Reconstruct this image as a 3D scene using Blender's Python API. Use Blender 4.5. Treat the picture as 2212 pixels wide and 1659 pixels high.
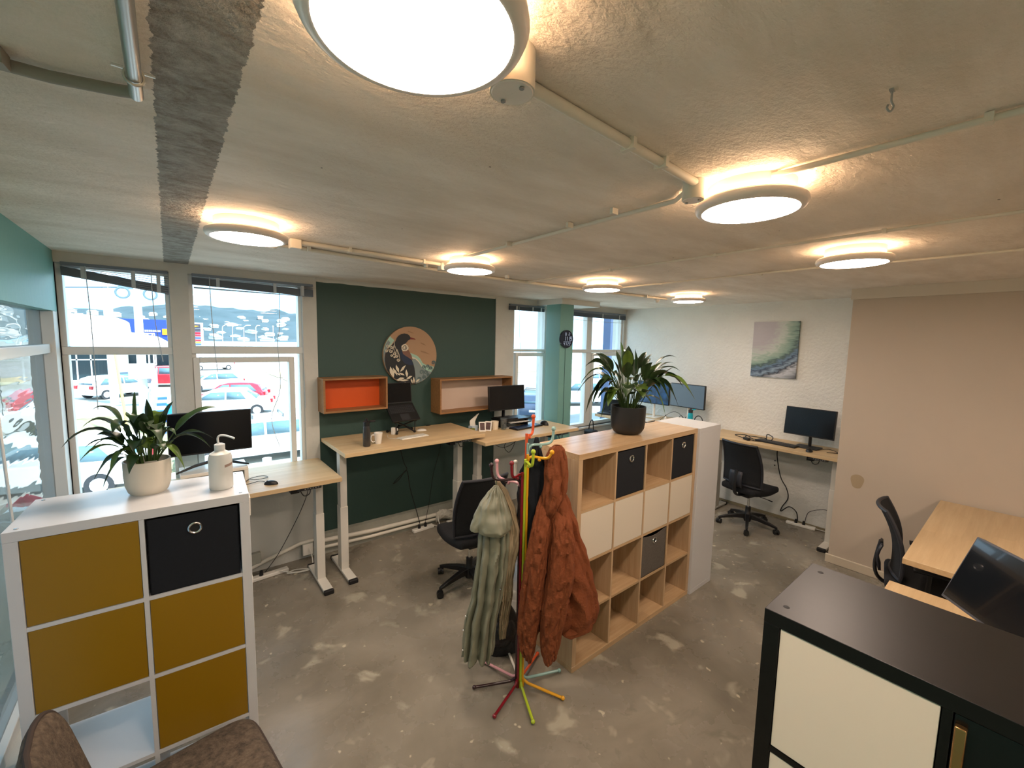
import bpy, bmesh, math, random
from mathutils import Vector, Matrix, noise as mnoise
R = math.radians; PI = math.pi
random.seed(7)
sc = bpy.context.scene
C = sc.collection
for o in list(bpy.data.objects): bpy.data.objects.remove(o)

# ------------------------------------------------------------------ camera
yaw, pitch, roll, fpx, ch = 0.8896, 0.09991, 0.0203, 914.6, 2.1646
fw = Vector((math.cos(yaw)*math.cos(pitch), math.sin(yaw)*math.cos(pitch), -math.sin(pitch)))
rt = Vector((math.sin(yaw), -math.cos(yaw), 0)); up = rt.cross(fw)
r2 = math.cos(roll)*rt + math.sin(roll)*up; u2 = -math.sin(roll)*rt + math.cos(roll)*up
cam = bpy.data.cameras.new('camera'); cam.sensor_fit = 'HORIZONTAL'; cam.sensor_width = 36
cam.lens = fpx/2212*36; cam.clip_start = .05; cam.clip_end = 3000
co = bpy.data.objects.new('camera', cam); C.objects.link(co)
m = Matrix((r2, u2, -fw)).transposed().to_4x4(); m.translation = Vector((0, 0, ch)); co.matrix_world = m
sc.camera = co

# ------------------------------------------------------------------ world, sun, exposure
sc.view_settings.view_transform = 'Standard'; sc.view_settings.look = 'None'
sc.view_settings.gamma = 1; sc.view_settings.use_curve_mapping = False
sc.view_settings.exposure = 2.37
w = bpy.data.worlds.new('sky'); sc.world = w; w.use_nodes = True
nt = w.node_tree; bg = nt.nodes['Background']
tc = nt.nodes.new('ShaderNodeTexCoord'); mp = nt.nodes.new('ShaderNodeMapping'); mp.inputs['Scale'].default_value = (1, 1, 3.5)
nz = nt.nodes.new('ShaderNodeTexNoise'); nz.inputs['Scale'].default_value = 2.2; nz.inputs['Detail'].default_value = 6
cr = nt.nodes.new('ShaderNodeValToRGB'); cr.color_ramp.elements[0].position = .42; cr.color_ramp.elements[1].position = .62
cr.color_ramp.elements[0].color = (.26, .52, .78, 1); cr.color_ramp.elements[1].color = (.72, .87, 1, 1)
nt.links.new(tc.outputs['Generated'], mp.inputs[0]); nt.links.new(mp.outputs[0], nz.inputs[0]); nt.links.new(nz.outputs[0], cr.inputs[0])
nt.links.new(cr.outputs[0], bg.inputs[0]); bg.inputs[1].default_value = .95
sun = bpy.data.lights.new('sun', 'SUN'); sun.energy = 3.0; sun.angle = R(2); sun.color = (1, .97, .92)
so = bpy.data.objects.new('sun', sun); C.objects.link(so); so.rotation_euler = Vector((-.30, .55, -1)).to_track_quat('-Z', 'Y').to_euler()
def portal(x, y, z, w_, h_, rot):
    l = bpy.data.lights.new('window_portal', 'AREA'); l.shape = 'RECTANGLE'; l.size = w_; l.size_y = h_; l.cycles.is_portal = True
    o = bpy.data.objects.new('window_portal', l); C.objects.link(o); o.location = (x, y, z); o.rotation_euler = rot
portal(.2, 4.6, 1.75, 1.7, 1.9, (R(-90), 0, 0)); portal(3.85, 4.6, 1.75, .7, 1.9, (R(-90), 0, 0)); portal(5.05, 4.6, 1.75, 1.7, 1.9, (R(-90), 0, 0))
portal(-.8, 3.0, 1.6, 1.5, 2.7, (R(90), 0, R(-90)))

# ------------------------------------------------------------------ materials
def lin(h):
    if not isinstance(h, str): return tuple(h)[:3]
    v = [int(h[i:i+2], 16)/255 for i in (0, 2, 4)]
    return tuple(c/12.92 if c <= .04045 else ((c+.055)/1.055)**2.4 for c in v)
MC = {}
def mat(name, col, rough=.5, metal=0., n=None, bump=None, trans=0., emis=0., coat=0., alpha=1., spec=.5, ecol=None, col2=None, sss=0.):
    """n=(scale, amount, stretch xyz); bump=(scale, strength)"""
    if name in MC: return MC[name]
    m = bpy.data.materials.new(name); m.use_nodes = True; t = m.node_tree; b = t.nodes['Principled BSDF']
    c = lin(col)
    b.inputs['Base Color'].default_value = (*c, 1); b.inputs['Roughness'].default_value = rough; b.inputs['Metallic'].default_value = metal
    b.inputs['Specular IOR Level'].default_value = spec; b.inputs['Coat Weight'].default_value = coat
    b.inputs['Transmission Weight'].default_value = trans; b.inputs['Alpha'].default_value = alpha
    if sss: b.inputs['Subsurface Weight'].default_value = sss; b.inputs['Subsurface Radius'].default_value = (.02, .02, .02)
    if emis: b.inputs['Emission Color'].default_value = (*(lin(ecol) if ecol else c), 1); b.inputs['Emission Strength'].default_value = emis
    if n or bump:
        tx = t.nodes.new('ShaderNodeTexCoord')
    if n:
        mp = t.nodes.new('ShaderNodeMapping'); mp.inputs['Scale'].default_value = n[2] if len(n) > 2 else (1, 1, 1)
        z = t.nodes.new('ShaderNodeTexNoise'); z.inputs['Scale'].default_value = n[0]; z.inputs['Detail'].default_value = 6; z.inputs['Roughness'].default_value = .6
        rp = t.nodes.new('ShaderNodeValToRGB'); e = rp.color_ramp.elements; e[0].position = .32; e[1].position = .68
        c2 = lin(col2) if col2 else tuple(v*(1-n[1]) for v in c)
        e[0].color = (*c2, 1); e[1].color = (*c, 1)
        t.links.new(tx.outputs['Object'], mp.inputs[0]); t.links.new(mp.outputs[0], z.inputs[0]); t.links.new(z.outputs[0], rp.inputs[0]); t.links.new(rp.outputs[0], b.inputs['Base Color'])
    if bump:
        z = t.nodes.new('ShaderNodeTexNoise'); z.inputs['Scale'].default_value = bump[0]; z.inputs['Detail'].default_value = 5
        bp = t.nodes.new('ShaderNodeBump'); bp.inputs['Strength'].default_value = bump[1]; bp.inputs['Distance'].default_value = .02
        t.links.new(tx.outputs['Object'], z.inputs[0]); t.links.new(z.outputs[0], bp.inputs['Height']); t.links.new(bp.outputs[0], b.inputs['Normal'])
    MC[name] = m; return m
def wood(name, c1, c2, axis='X', rough=.45, board=.12):
    """pale oak foil: long grain along an axis plus glued boards of slightly different tone"""
    if name in MC: return MC[name]
    m = bpy.data.materials.new(name); m.use_nodes = True; t = m.node_tree; b = t.nodes['Principled BSDF']; L = t.links.new
    tx = t.nodes.new('ShaderNodeTexCoord'); mp = t.nodes.new('ShaderNodeMapping')
    mp.inputs['Scale'].default_value = {'X': (1.2, 22, 22), 'Y': (22, 1.2, 22), 'Z': (22, 22, 1.2)}[axis]
    z = t.nodes.new('ShaderNodeTexNoise'); z.inputs['Scale'].default_value = 1.6; z.inputs['Detail'].default_value = 8; z.inputs['Roughness'].default_value = .65
    rp = t.nodes.new('ShaderNodeValToRGB'); e = rp.color_ramp.elements; e[0].position = .3; e[1].position = .7; e[0].color = (*lin(c2), 1); e[1].color = (*lin(c1), 1)
    mp2 = t.nodes.new('ShaderNodeMapping'); s = 1/board
    mp2.inputs['Scale'].default_value = {'X': (.9, s, s), 'Y': (s, .9, s), 'Z': (s, s, .9)}[axis]
    v = t.nodes.new('ShaderNodeTexVoronoi'); v.inputs['Scale'].default_value = 1.0; v.distance = 'CHEBYCHEV'; v.inputs['Randomness'].default_value = .5
    hs = t.nodes.new('ShaderNodeHueSaturation'); mr = t.nodes.new('ShaderNodeMapRange'); mr.inputs['To Min'].default_value = .88; mr.inputs['To Max'].default_value = 1.08
    L(tx.outputs['Object'], mp.inputs[0]); L(mp.outputs[0], z.inputs[0]); L(z.outputs[0], rp.inputs[0]); L(rp.outputs[0], hs.inputs['Color'])
    L(tx.outputs['Object'], mp2.inputs[0]); L(mp2.outputs[0], v.inputs[0]); L(v.outputs['Color'], mr.inputs[0]); L(mr.outputs[0], hs.inputs['Value']); L(hs.outputs[0], b.inputs['Base Color'])
    b.inputs['Roughness'].default_value = rough
    MC[name] = m; return m
def glass_mat(name, tint=(.94, .97, .97), milk=.0, ior=1.45, dirt=0., wav=0.):
    m = bpy.data.materials.new(name); m.use_nodes = True; t = m.node_tree; t.nodes.clear(); L = t.links.new
    out = t.nodes.new('ShaderNodeOutputMaterial'); tr = t.nodes.new('ShaderNodeBsdfTransparent'); tr.inputs[0].default_value = (*tint, 1)
    gl = t.nodes.new('ShaderNodeBsdfGlossy'); gl.inputs['Roughness'].default_value = 0.0; fr = t.nodes.new('ShaderNodeFresnel'); fr.inputs[0].default_value = ior
    ge = t.nodes.new('ShaderNodeNewGeometry'); iv = t.nodes.new('ShaderNodeMath'); iv.operation = 'SUBTRACT'; iv.inputs[0].default_value = 1; L(ge.outputs['Backfacing'], iv.inputs[1])
    fm_ = t.nodes.new('ShaderNodeMath'); fm_.operation = 'MULTIPLY'; L(fr.outputs[0], fm_.inputs[0]); L(iv.outputs[0], fm_.inputs[1])
    mx = t.nodes.new('ShaderNodeMixShader'); L(fm_.outputs[0], mx.inputs[0]); L(tr.outputs[0], mx.inputs[1]); L(gl.outputs[0], mx.inputs[2])
    last = mx
    if wav:
        tx = t.nodes.new('ShaderNodeTexCoord'); mp = t.nodes.new('ShaderNodeMapping'); mp.inputs['Scale'].default_value = (1, .6, 5); z = t.nodes.new('ShaderNodeTexNoise'); z.inputs['Scale'].default_value = 2.0
        bp = t.nodes.new('ShaderNodeBump'); bp.inputs['Strength'].default_value = wav; bp.inputs['Distance'].default_value = .01
        L(tx.outputs['Object'], mp.inputs[0]); L(mp.outputs[0], z.inputs[0]); L(z.outputs[0], bp.inputs['Height']); L(bp.outputs[0], gl.inputs['Normal'])
    if milk:
        df = t.nodes.new('ShaderNodeBsdfDiffuse'); df.inputs[0].default_value = (.8, .85, .85, 1)
        m2 = t.nodes.new('ShaderNodeMixShader'); m2.inputs[0].default_value = milk; L(last.outputs[0], m2.inputs[1]); L(df.outputs[0], m2.inputs[2]); last = m2
    L(last.outputs[0], out.inputs[0]); MC[name] = m; return m

WHITE = mat('white_paint', 'dcdad2', .55)
TRIM = mat('white_gloss_trim', 'd8dad6', .4)
WLAM = mat('white_laminate', 'c9cacb', .28)
DOORW = mat('cream_door', 'd6ccb9', .4)
OAK = wood('pale_oak', 'd6bd94', 'c4a67a', 'X')
OAKY = wood('pale_oak_lengthways', 'd6bd94', 'c4a67a', 'Y')
SHELF = wood('shelf_oak', 'c9ab84', 'b3926a', 'X', .24)
SHELFZ = wood('shelf_oak_upright', 'c7aa86', 'b0916c', 'Z', .45)
SHELFB = wood('shelf_oak_back', 'cfc0aa', 'b9a88e', 'Z', .5)
OAK2 = wood('orange_oak', 'd2a468', 'bf8d52', 'X', .42)
CAB = wood('cabinet_oak', 'a67a4c', '8d623a', 'X', .5)
YEL = mat('yellow_lacquer', '8d6a04', .38)
BLACK = mat('black_plastic', '151516', .45)
BLACKM = mat('black_matte', '0d0d0e', .7)
DARKG = mat('dark_grey_plastic', '2a2b2e', .5)
SCREEN = mat('screen_black', '0a0c10', .18, spec=.5)
CHROME = mat('chrome', 'd8d8d6', .2, 1)
STEEL = mat('grey_steel', 'a9abaa', .45, .6)
FAB = mat('black_fabric', '151619', .95, n=(60, .4))
NAVYFAB = mat('navy_black_felt', '0b1018', .9, n=(90, .3))
GREYFAB = mat('grey_felt', '5f5850', .9, n=(90, .25))
BROWNFAB = mat('brown_tweed', '6a5c4c', .95, n=(45, .6), bump=(120, .5), col2='3d342b')
CABLEB = mat('black_cable', '101010', .6)
CABLEW = mat('white_cable', 'd5d2c8', .5)
LEAF = mat('dark_leaf', '2f4a24', .4, n=(14, .55), sss=.0)
LEAF2 = mat('bright_leaf', '5d7a2c', .42, n=(10, .4))
STEM = mat('leaf_stem', '3e5527', .5)
SOIL = mat('potting_soil', '2a211a', .95, bump=(60, .8))
MUG = mat('white_ceramic', 'e8e4da', .25)
CLEAR = glass_mat('window_glass')
GLEFT = glass_mat('side_window_glass', (.30, .34, .34), .10, 1.5, wav=.25)  # dark tint stands in for the dimness behind this pane
CLEARG = glass_mat('drinking_glass', (.92, .95, .96), .03, 1.5)
GREENW = mat('dark_green_wall_paint', '314c46', .55, bump=(30, .12))
TEAL = mat('teal_wall_paint', '6aa39c', .5, bump=(20, .1))
TEALC = mat('teal_column_paint', '6f9f98', .45)
WALLW = mat('white_rough_plaster', 'ecebe4', .7, bump=(28, .55), n=(3, .06))
WALLB = mat('beige_partition_paint', 'c0b3a2', .65, n=(2, .04))
SKIRT = mat('grey_plaster_skirting', 'a9a99c', .8, bump=(16, .5), n=(8, .15))
RUB = mat('black_rubber', '121010', .7)
def concrete_floor():
    m = bpy.data.materials.new('worn_concrete_floor'); m.use_nodes = True; t = m.node_tree; b = t.nodes['Principled BSDF']; L = t.links.new
    tx = t.nodes.new('ShaderNodeTexCoord')
    def nz(s, d, r=.6, dist=0):
        z = t.nodes.new('ShaderNodeTexNoise'); z.inputs['Scale'].default_value = s; z.inputs['Detail'].default_value = d; z.inputs['Roughness'].default_value = r; z.inputs['Distortion'].default_value = dist; L(tx.outputs['Object'], z.inputs[0]); return z
    def rp(src, p0, p1, c0, c1):
        k = t.nodes.new('ShaderNodeValToRGB'); e = k.color_ramp.elements; e[0].position = p0; e[1].position = p1; e[0].color = (*c0, 1); e[1].color = (*c1, 1); L(src, k.inputs[0]); return k
    def mx(f, a, b_, typ='MIX'):
        k = t.nodes.new('ShaderNodeMix'); k.data_type = 'RGBA'; k.blend_type = typ
        L(f, k.inputs[0]) if not isinstance(f, float) else setattr(k.inputs[0], 'default_value', f)
        L(a, k.inputs[6]); L(b_, k.inputs[7]); return k.outputs[2]
    base = rp(nz(1.1, 7, .6, .6).outputs[0], .34, .68, lin('716a5c'), lin('928b7d'))
    pale = rp(nz(4.3, 3, .55, .4).outputs[0], .60, .68, (0, 0, 0), (.75, .75, .75))
    spots = rp(nz(13, 2, .5).outputs[0], .70, .73, (0, 0, 0), (.8, .8, .8))
    pc = t.nodes.new('ShaderNodeRGB'); pc.outputs[0].default_value = (*lin('aea895'), 1)
    sc_ = t.nodes.new('ShaderNodeRGB'); sc_.outputs[0].default_value = (*lin('c9bfa6'), 1)
    dark = rp(nz(2.4, 5, .7, 1.0).outputs[0], .28, .42, (.8, .8, .8), (0, 0, 0))
    dc = t.nodes.new('ShaderNodeRGB'); dc.outputs[0].default_value = (*lin('6d675a'), 1)
    c = mx(pale.outputs[0], base.outputs[0], pc.outputs[0]); c = mx(dark.outputs[0], c, dc.outputs[0]); c = mx(spots.outputs[0], c, sc_.outputs[0])
    L(c, b.inputs['Base Color']); ro = t.nodes.new('ShaderNodeMapRange'); ro.inputs['To Min'].default_value = .12; ro.inputs['To Max'].default_value = .42
    L(nz(3, 5).outputs[0], ro.inputs[0]); L(ro.outputs[0], b.inputs['Roughness'])
    bp = t.nodes.new('ShaderNodeBump'); bp.inputs['Strength'].default_value = .12; bp.inputs['Distance'].default_value = .01; L(nz(9, 6).outputs[0], bp.inputs['Height']); L(bp.outputs[0], b.inputs['Normal'])
    return m
def ceiling_mat():
    m = bpy.data.materials.new('painted_concrete_ceiling'); m.use_nodes = True; t = m.node_tree; b = t.nodes['Principled BSDF']; L = t.links.new
    tx = t.nodes.new('ShaderNodeTexCoord'); se = t.nodes.new('ShaderNodeSeparateXYZ'); L(tx.outputs['Object'], se.inputs[0])
    def nz(s, d, r=.6, sc3=(1, 1, 1), dist=0):
        mp = t.nodes.new('ShaderNodeMapping'); mp.inputs['Scale'].default_value = sc3; L(tx.outputs['Object'], mp.inputs[0])
        z = t.nodes.new('ShaderNodeTexNoise'); z.inputs['Scale'].default_value = s; z.inputs['Detail'].default_value = d; z.inputs['Roughness'].default_value = r; z.inputs['Distortion'].default_value = dist; L(mp.outputs[0], z.inputs[0]); return z.outputs[0]
    def math_(op, a, b_=None):
        k = t.nodes.new('ShaderNodeMath'); k.operation = op
        for i, v in enumerate((a, b_)):
            if v is None: continue
            if isinstance(v, (int, float)): k.inputs[i].default_value = v
            else: L(v, k.inputs[i])
        return k.outputs[0]
    # bare concrete strip |x-.076| + jitter < .075
    d = math_('ABSOLUTE', math_('SUBTRACT', se.outputs[0], .076)); j = math_('MULTIPLY', math_('SUBTRACT', nz(22, 8, .75), .5), .045)
    strip = math_('LESS_THAN', math_('ADD', d, j), .076)
    rp = t.nodes.new('ShaderNodeValToRGB'); e = rp.color_ramp.elements; e[0].position = .35; e[1].position = .66; e[0].color = (*lin('756d60'), 1); e[1].color = (*lin('b4b3ac'), 1); L(nz(11, 9, .75, (1, 1.4, 1), .35), rp.inputs[0])
    r2_ = t.nodes.new('ShaderNodeValToRGB'); e = r2_.color_ramp.elements; e[0].position = .3; e[1].position = .7; e[0].color = (*lin('ddd2c2'), 1); e[1].color = (*lin('f6eee2'), 1); L(nz(1.6, 6, .6, (1, 3, 1)), r2_.inputs[0])
    dots = t.nodes.new('ShaderNodeTexVoronoi'); dots.inputs['Scale'].default_value = 5; L(tx.outputs['Object'], dots.inputs[0])
    dd = math_('LESS_THAN', dots.outputs[0], .022); mxd = t.nodes.new('ShaderNodeMix'); mxd.data_type = 'RGBA'; L(dd, mxd.inputs[0]); L(r2_.outputs[0], mxd.inputs[6]); mxd.inputs[7].default_value = (*lin('4a463c'), 1)
    mx = t.nodes.new('ShaderNodeMix'); mx.data_type = 'RGBA'; L(strip, mx.inputs[0]); L(mxd.outputs[2], mx.inputs[6]); L(rp.outputs[0], mx.inputs[7]); L(mx.outputs[2], b.inputs['Base Color'])
    b.inputs['Roughness'].default_value = .75
    h = math_('ADD', math_('MULTIPLY', nz(5, 9, .62, (1, 2, 1)), 1.0), math_('MULTIPLY', nz(70, 3), .12)); h = math_('SUBTRACT', h, math_('MULTIPLY', strip, math_('ADD', .15, math_('MULTIPLY', nz(60, 4), .5))))
    bp = t.nodes.new('ShaderNodeBump'); bp.inputs['Strength'].default_value = .9; bp.inputs['Distance'].default_value = .03; L(h, bp.inputs['Height']); L(bp.outputs[0], b.inputs['Normal'])
    return m

# ------------------------------------------------------------------ mesh builder
class M:
    def __init__(s): s.v = []; s.f = []; s.mi = []; s.cur = 0
    def add(s, vs, fs):
        b = len(s.v); s.v += [tuple(v) for v in vs]; s.f += [tuple(b+i for i in f) for f in fs]; s.mi += [s.cur]*len(fs); return s
    def box(s, x0, x1, y0, y1, z0, z1):
        return s.add([(x0, y0, z0), (x1, y0, z0), (x1, y1, z0), (x0, y1, z0), (x0, y0, z1), (x1, y0, z1), (x1, y1, z1), (x0, y1, z1)],
                     [(3, 2, 1, 0), (4, 5, 6, 7), (0, 1, 5, 4), (1, 2, 6, 5), (2, 3, 7, 6), (3, 0, 4, 7)])
    def obox(s, c, ax, ay, az, hx, hy, hz):
        c = Vector(c); ax, ay, az = Vector(ax).normalized(), Vector(ay).normalized(), Vector(az).normalized()
        P = [c+ax*hx*i+ay*hy*j+az*hz*k for k in (-1, 1) for (i, j) in ((-1, -1), (1, -1), (1, 1), (-1, 1))]
        return s.add(P, [(3, 2, 1, 0), (4, 5, 6, 7), (0, 1, 5, 4), (1, 2, 6, 5), (2, 3, 7, 6), (3, 0, 4, 7)])
    def tube(s, pts, r, n=8, closed=False, flat=1.):
        pts = [Vector(p) for p in pts]; N = len(pts); rs = r if isinstance(r, (list, tuple)) else [r]*N
        t0 = (pts[1]-pts[0]).normalized(); a = Vector((0, 0, 1)) if abs(t0.z) < .9 else Vector((1, 0, 0)); nrm = (a-t0*a.dot(t0)).normalized()
        vs = []
        for i, p in enumerate(pts):
            if closed: t = (pts[(i+1) % N]-pts[i-1]).normalized()
            else: t = (pts[min(i+1, N-1)]-pts[max(i-1, 0)])
            t = t.normalized() if t.length > 1e-9 else t0
            nrm = (nrm-t*nrm.dot(t)); nrm = nrm.normalized() if nrm.length > 1e-6 else t.orthogonal().normalized(); bi = t.cross(nrm)
            for k in range(n):
                an = 2*PI*k/n; vs.append(p+(nrm*math.cos(an)*flat+bi*math.sin(an))*rs[i])
        fs = []
        for i in range(N if closed else N-1):
            for k in range(n):
                fs.append((i*n+k, i*n+(k+1) % n, ((i+1) % N)*n+(k+1) % n, ((i+1) % N)*n+k))
        if not closed: fs.append(tuple(range(n))[::-1]); fs.append(tuple((N-1)*n+k for k in range(n)))
        return s.add(vs, fs)
    def cyl(s, a, b, r0, r1=None, n=20): return s.tube([a, b], [r0, r0 if r1 is None else r1], n)
    def lathe(s, prof, c=(0, 0, 0), n=32, cap=True):
        vs = []; fs = []; N = len(prof)
        for (r, z) in prof:
            for k in range(n):
                an = 2*PI*k/n; vs.append((c[0]+r*math.cos(an), c[1]+r*math.sin(an), c[2]+z))
        for i in range(N-1):
            for k in range(n): fs.append((i*n+k, i*n+(k+1) % n, (i+1)*n+(k+1) % n, (i+1)*n+k))
        if cap:
            fs.append(tuple(range(n))[::-1]); fs.append(tuple((N-1)*n+k for k in range(n)))
        return s.add(vs, fs)
    def ball(s, c, r, n=12): 
        k = n//2; prof = [(max(r*math.sin(PI*i/k), 1e-4), -r*math.cos(PI*i/k)) for i in range(k+1)]
        return s.lathe(prof, c, n)
    def grid(s, fn, nu, nv, closeu=False):
        vs = [fn(i/(nu-1 if not closeu else nu), j/(nv-1)) for j in range(nv) for i in range(nu)]
        fs = [(j*nu+i, j*nu+(i+1) % nu, (j+1)*nu+(i+1) % nu, (j+1)*nu+i) for j in range(nv-1) for i in range(nu if closeu else nu-1)]
        return s.add(vs, fs)
    def poly(s, pts): return s.add(pts, [tuple(range(len(pts)))])
    def prism(s, poly, fn, d0, d1):
        """poly 2D, fn(u,v,d)->3D"""
        n = len(poly); vs = [fn(u, v, d0) for u, v in poly]+[fn(u, v, d1) for u, v in poly]
        return s.add(vs, [tuple(range(n))[::-1], tuple(range(n, 2*n))]+[(i, (i+1) % n, n+(i+1) % n, n+i) for i in range(n)])
    def build(s, name, mats, parent=None, bevel=0., solid=0., sub=0, ang=38, recalc=True):
        me = bpy.data.meshes.new(name); me.from_pydata(s.v, [], s.f)
        for k in (mats if isinstance(mats, (list, tuple)) else [mats]): me.materials.append(k)
        me.polygons.foreach_set('material_index', s.mi)
        if recalc:
            bm = bmesh.new(); bm.from_mesh(me); bmesh.ops.recalc_face_normals(bm, faces=bm.faces); bm.to_mesh(me); bm.free()
        me.polygons.foreach_set('use_smooth', [True]*len(me.polygons)); me.set_sharp_from_angle(angle=R(ang)); me.update()
        o = bpy.data.objects.new(name, me); C.objects.link(o)
        if parent is not None: o.parent = parent
        if solid: q = o.modifiers.new('s', 'SOLIDIFY'); q.thickness = solid; q.offset = 0
        if bevel: q = o.modifiers.new('b', 'BEVEL'); q.width = bevel; q.segments = 2; q.limit_method = 'ANGLE'; q.angle_limit = R(40)
        if sub: q = o.modifiers.new('u', 'SUBSURF'); q.levels = sub; q.render_levels = sub
        return o
def thing(name, label, cat, loc=(0, 0, 0), rz=0., group=None):
    o = bpy.data.objects.new(name, None); C.objects.link(o); o.location = loc; o.rotation_euler = (0, 0, rz); o.empty_display_size = .1
    o['label'] = label; o['category'] = cat
    if group: o['group'] = group
    return o
def tag(o, label, cat, group=None, kind=None):
    o['label'] = label; o['category'] = cat
    if group: o['group'] = group
    if kind: o['kind'] = kind
    return o
def struct(o): o['kind'] = 'structure'; return o
def dup(root, loc, rz, label=None, group=None):
    r = root.copy(); C.objects.link(r); r.location = loc; r.rotation_euler = (0, 0, rz)
    if label: r['label'] = label
    if group: r['group'] = group
    for ch in list(root.children):
        c = ch.copy(); C.objects.link(c); c.parent = r
        for g in ch.children:
            d = g.copy(); C.objects.link(d); d.parent = c
    return r
def smooth(pts, k=6):
    """Catmull-Rom through points"""
    P = [Vector(p) for p in pts]; out = []
    for i in range(len(P)-1):
        a = P[max(i-1, 0)]; b = P[i]; c = P[i+1]; d = P[min(i+2, len(P)-1)]
        for j in range(k):
            t = j/k; out.append(.5*((2*b)+(c-a)*t+(2*a-5*b+4*c-d)*t*t+(3*b-a-3*c+d)*t**3))
    out.append(P[-1]); return out
def cable(name, pts, label, r=.003, m=None, cat='cable', n=6, k=7, parent=None):
    o = M().tube(smooth(pts, k), r, n).build(name, m or CABLEB, parent)
    if parent is None: tag(o, label, cat)
    return o

# ================================================================== SETTING
W = 4.36
fl = M().box(-.75, 6.1, -3, 4.55, -.12, 0).build('floor', concrete_floor()); struct(fl)
ce = M().box(-.75, 6.1, -3, 4.55, 2.73, 2.9).build('ceiling', ceiling_mat()); struct(ce)
WP = mat('window_wall_paint', 'c9c9c1', .6, bump=(14, .25), n=(4, .06))
b = M()
b.box(-.75, 1.115, W, W+.22, 0, .86); b.box(3.25, 6.1, W, W+.22, 0, .86)      # below the windows
b.box(-.75, .99, W, W+.22, 2.655, 2.73); b.box(.99, 1.115, W, W+.22, .86, 2.73); b.box(3.25, 3.545, W, W+.22, .86, 2.73)
b.box(.025, .145, W, W+.22, .86, 2.655); b.box(3.545, 6.1, W, W+.22, 2.62, 2.73); b.box(4.165, 4.22, W, W+.22, .86, 2.62); b.box(5.9, 6.1, W, W+.22, .86, 2.62)
b.box(-.75, -.6, W, W+.22, .86, 2.655)
b.cur = 1
b.box(1.115, 3.25, W+.012, W+.22, 0, 2.73)
b.build('wall_back', [WP, GREENW]); wb = bpy.data.objects['wall_back']; struct(wb)
# green wall: plaster cove over it, skirting under it
cv = M().grid(lambda u, v: (1.115+2.145*u, W+.012-.03*(1-v)**2+.0*u, 2.73-.035*v-.006*mnoise.noise(Vector((u*14, 0, 0)))*(v > .5)), 60, 5).build('trim_1', WP); struct(cv)
sk = M(); sk.grid(lambda u, v: (1.1+2.2*u, W+.01-(.0, .035, .045, .045)[int(round(v*3))], (.215, .2, .03, 0)[int(round(v*3))]+.004*mnoise.noise(Vector((u*30, 3, 0)))*(v < .5)), 50, 4)
struct(sk.build('baseboard_back', SKIRT))
# far wall, partition, left wall, front wall
struct(M().box(5.96, 6.12, 1.0, 4.55, 0, 2.73).build('wall_far', WALLW))
struct(M().box(5.935, 5.96, 1.2, W, 0, .03).build('baseboard_far', mat('dusty_skirting', '8f8468', .8)))
struct(M().box(5.125, 6.12, -3, 1.155, 0, 2.73).build('wall_right', WALLB))
struct(M().box(5.105, 5.125, -3, 1.175, 0, .085).build('baseboard_right', mat('cream_skirting', 'cfc2ac', .5), bevel=.004))
struct(M().box(5.10, 5.125, -3, 1.168, 2.63, 2.73).build('trim_2', mat('beige_beam_paint', 'd0c8b9', .65)))
struct(M().box(-.75, 6.12, -3.12, -3, 0, 2.73).build('wall_front', WHITE))
b = M(); b.box(-.75, -.6, 3.95-.0, 4.55, 2.31, 2.73); b.box(-.75, -.6, -3, 3.95, 2.31, 2.73); b.box(-.75, -.6, -3, 1.2, 0, 2.31)
b.cur = 1; b.box(-.75, -.6, 1.2, W, 0, .3); b.cur = 1; b.box(-.75, -.6, 4.33, 4.56, 0, 2.31)
struct(b.build('wall_left', [TEAL, WP]))
# plain beam over the column and the column itself
BW = mat('white_beam_paint', 'd2d3cc', .6)
struct(M().box(3.945, 4.69, 3.88, W, 2.66, 2.735).build('trim_3', BW))
col = M().box(3.955, 4.2, 3.91, 4.17, 0, 2.665).build('column', TEALC, bevel=.003); struct(col); col.name = 'trim_4'
stain = M().add([(5.1235, .985+.05*math.cos(a)*(1+.12*math.sin(3*a)), .885+.075*math.sin(a)*(1+.1*math.cos(2*a))) for a in [2*PI*i/28 for i in range(28)]], [tuple(range(28))]).build('wall_stain', mat('putty_patch', 'a8967a', .6))
struct(stain); stain.name = 'trim_5'

# windows --------------------------------------------------------
def window(n, x0, x1, z0, z1, trans, mull=(), sash=None, y=W+.03):
    """frame in the wall plane, panes as children"""
    f = M(); t = .035; d = .10
    f.box(x0, x0+t, y, y+d, z0, z1); f.box(x1-t, x1, y, y+d, z0, z1); f.box(x0+t, x1-t, y, y+d, z0, z0+.05); f.box(x0+t, x1-t, y, y+d, z1-.03, z1)
    for (a, c) in trans: f.box(x0+.004, x1-.004, y-.015, y+d-.004, a, c)
    for (a, c) in mull: f.box(a, c, y+.003, y+d-.006, z0+.01, z1-.01)
    fr = f.build('window_%d' % n, TRIM, bevel=.004); struct(fr)
    zs = [z0+.05]+[q for t_ in trans for q in t_]+[z1-.03]
    for i in range(0, len(zs), 2):
        p = M().box(x0+t, x1-t, y+.045, y+.051, zs[i], zs[i+1]).build('pane', CLEAR, fr)
    for (sx0, sx1, sz0, sz1) in (sash or []):
        q = M(); s = .045
        q.box(sx0, sx0+s, y-.02, y+.06, sz0, sz1); q.box(sx1-s, sx1, y-.02, y+.06, sz0, sz1); q.box(sx0+s, sx1-s, y-.02, y+.06, sz0, sz0+s); q.box(sx0+s, sx1-s, y-.02, y+.06, sz1-s, sz1)
        q.build('sash', TRIM, fr, bevel=.004)
    s = M().box(x0-.03, x1+.03, W-.035, y+.02, z0-.03, z0).build('sill', TRIM, fr, bevel=.005)
    return fr
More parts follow.
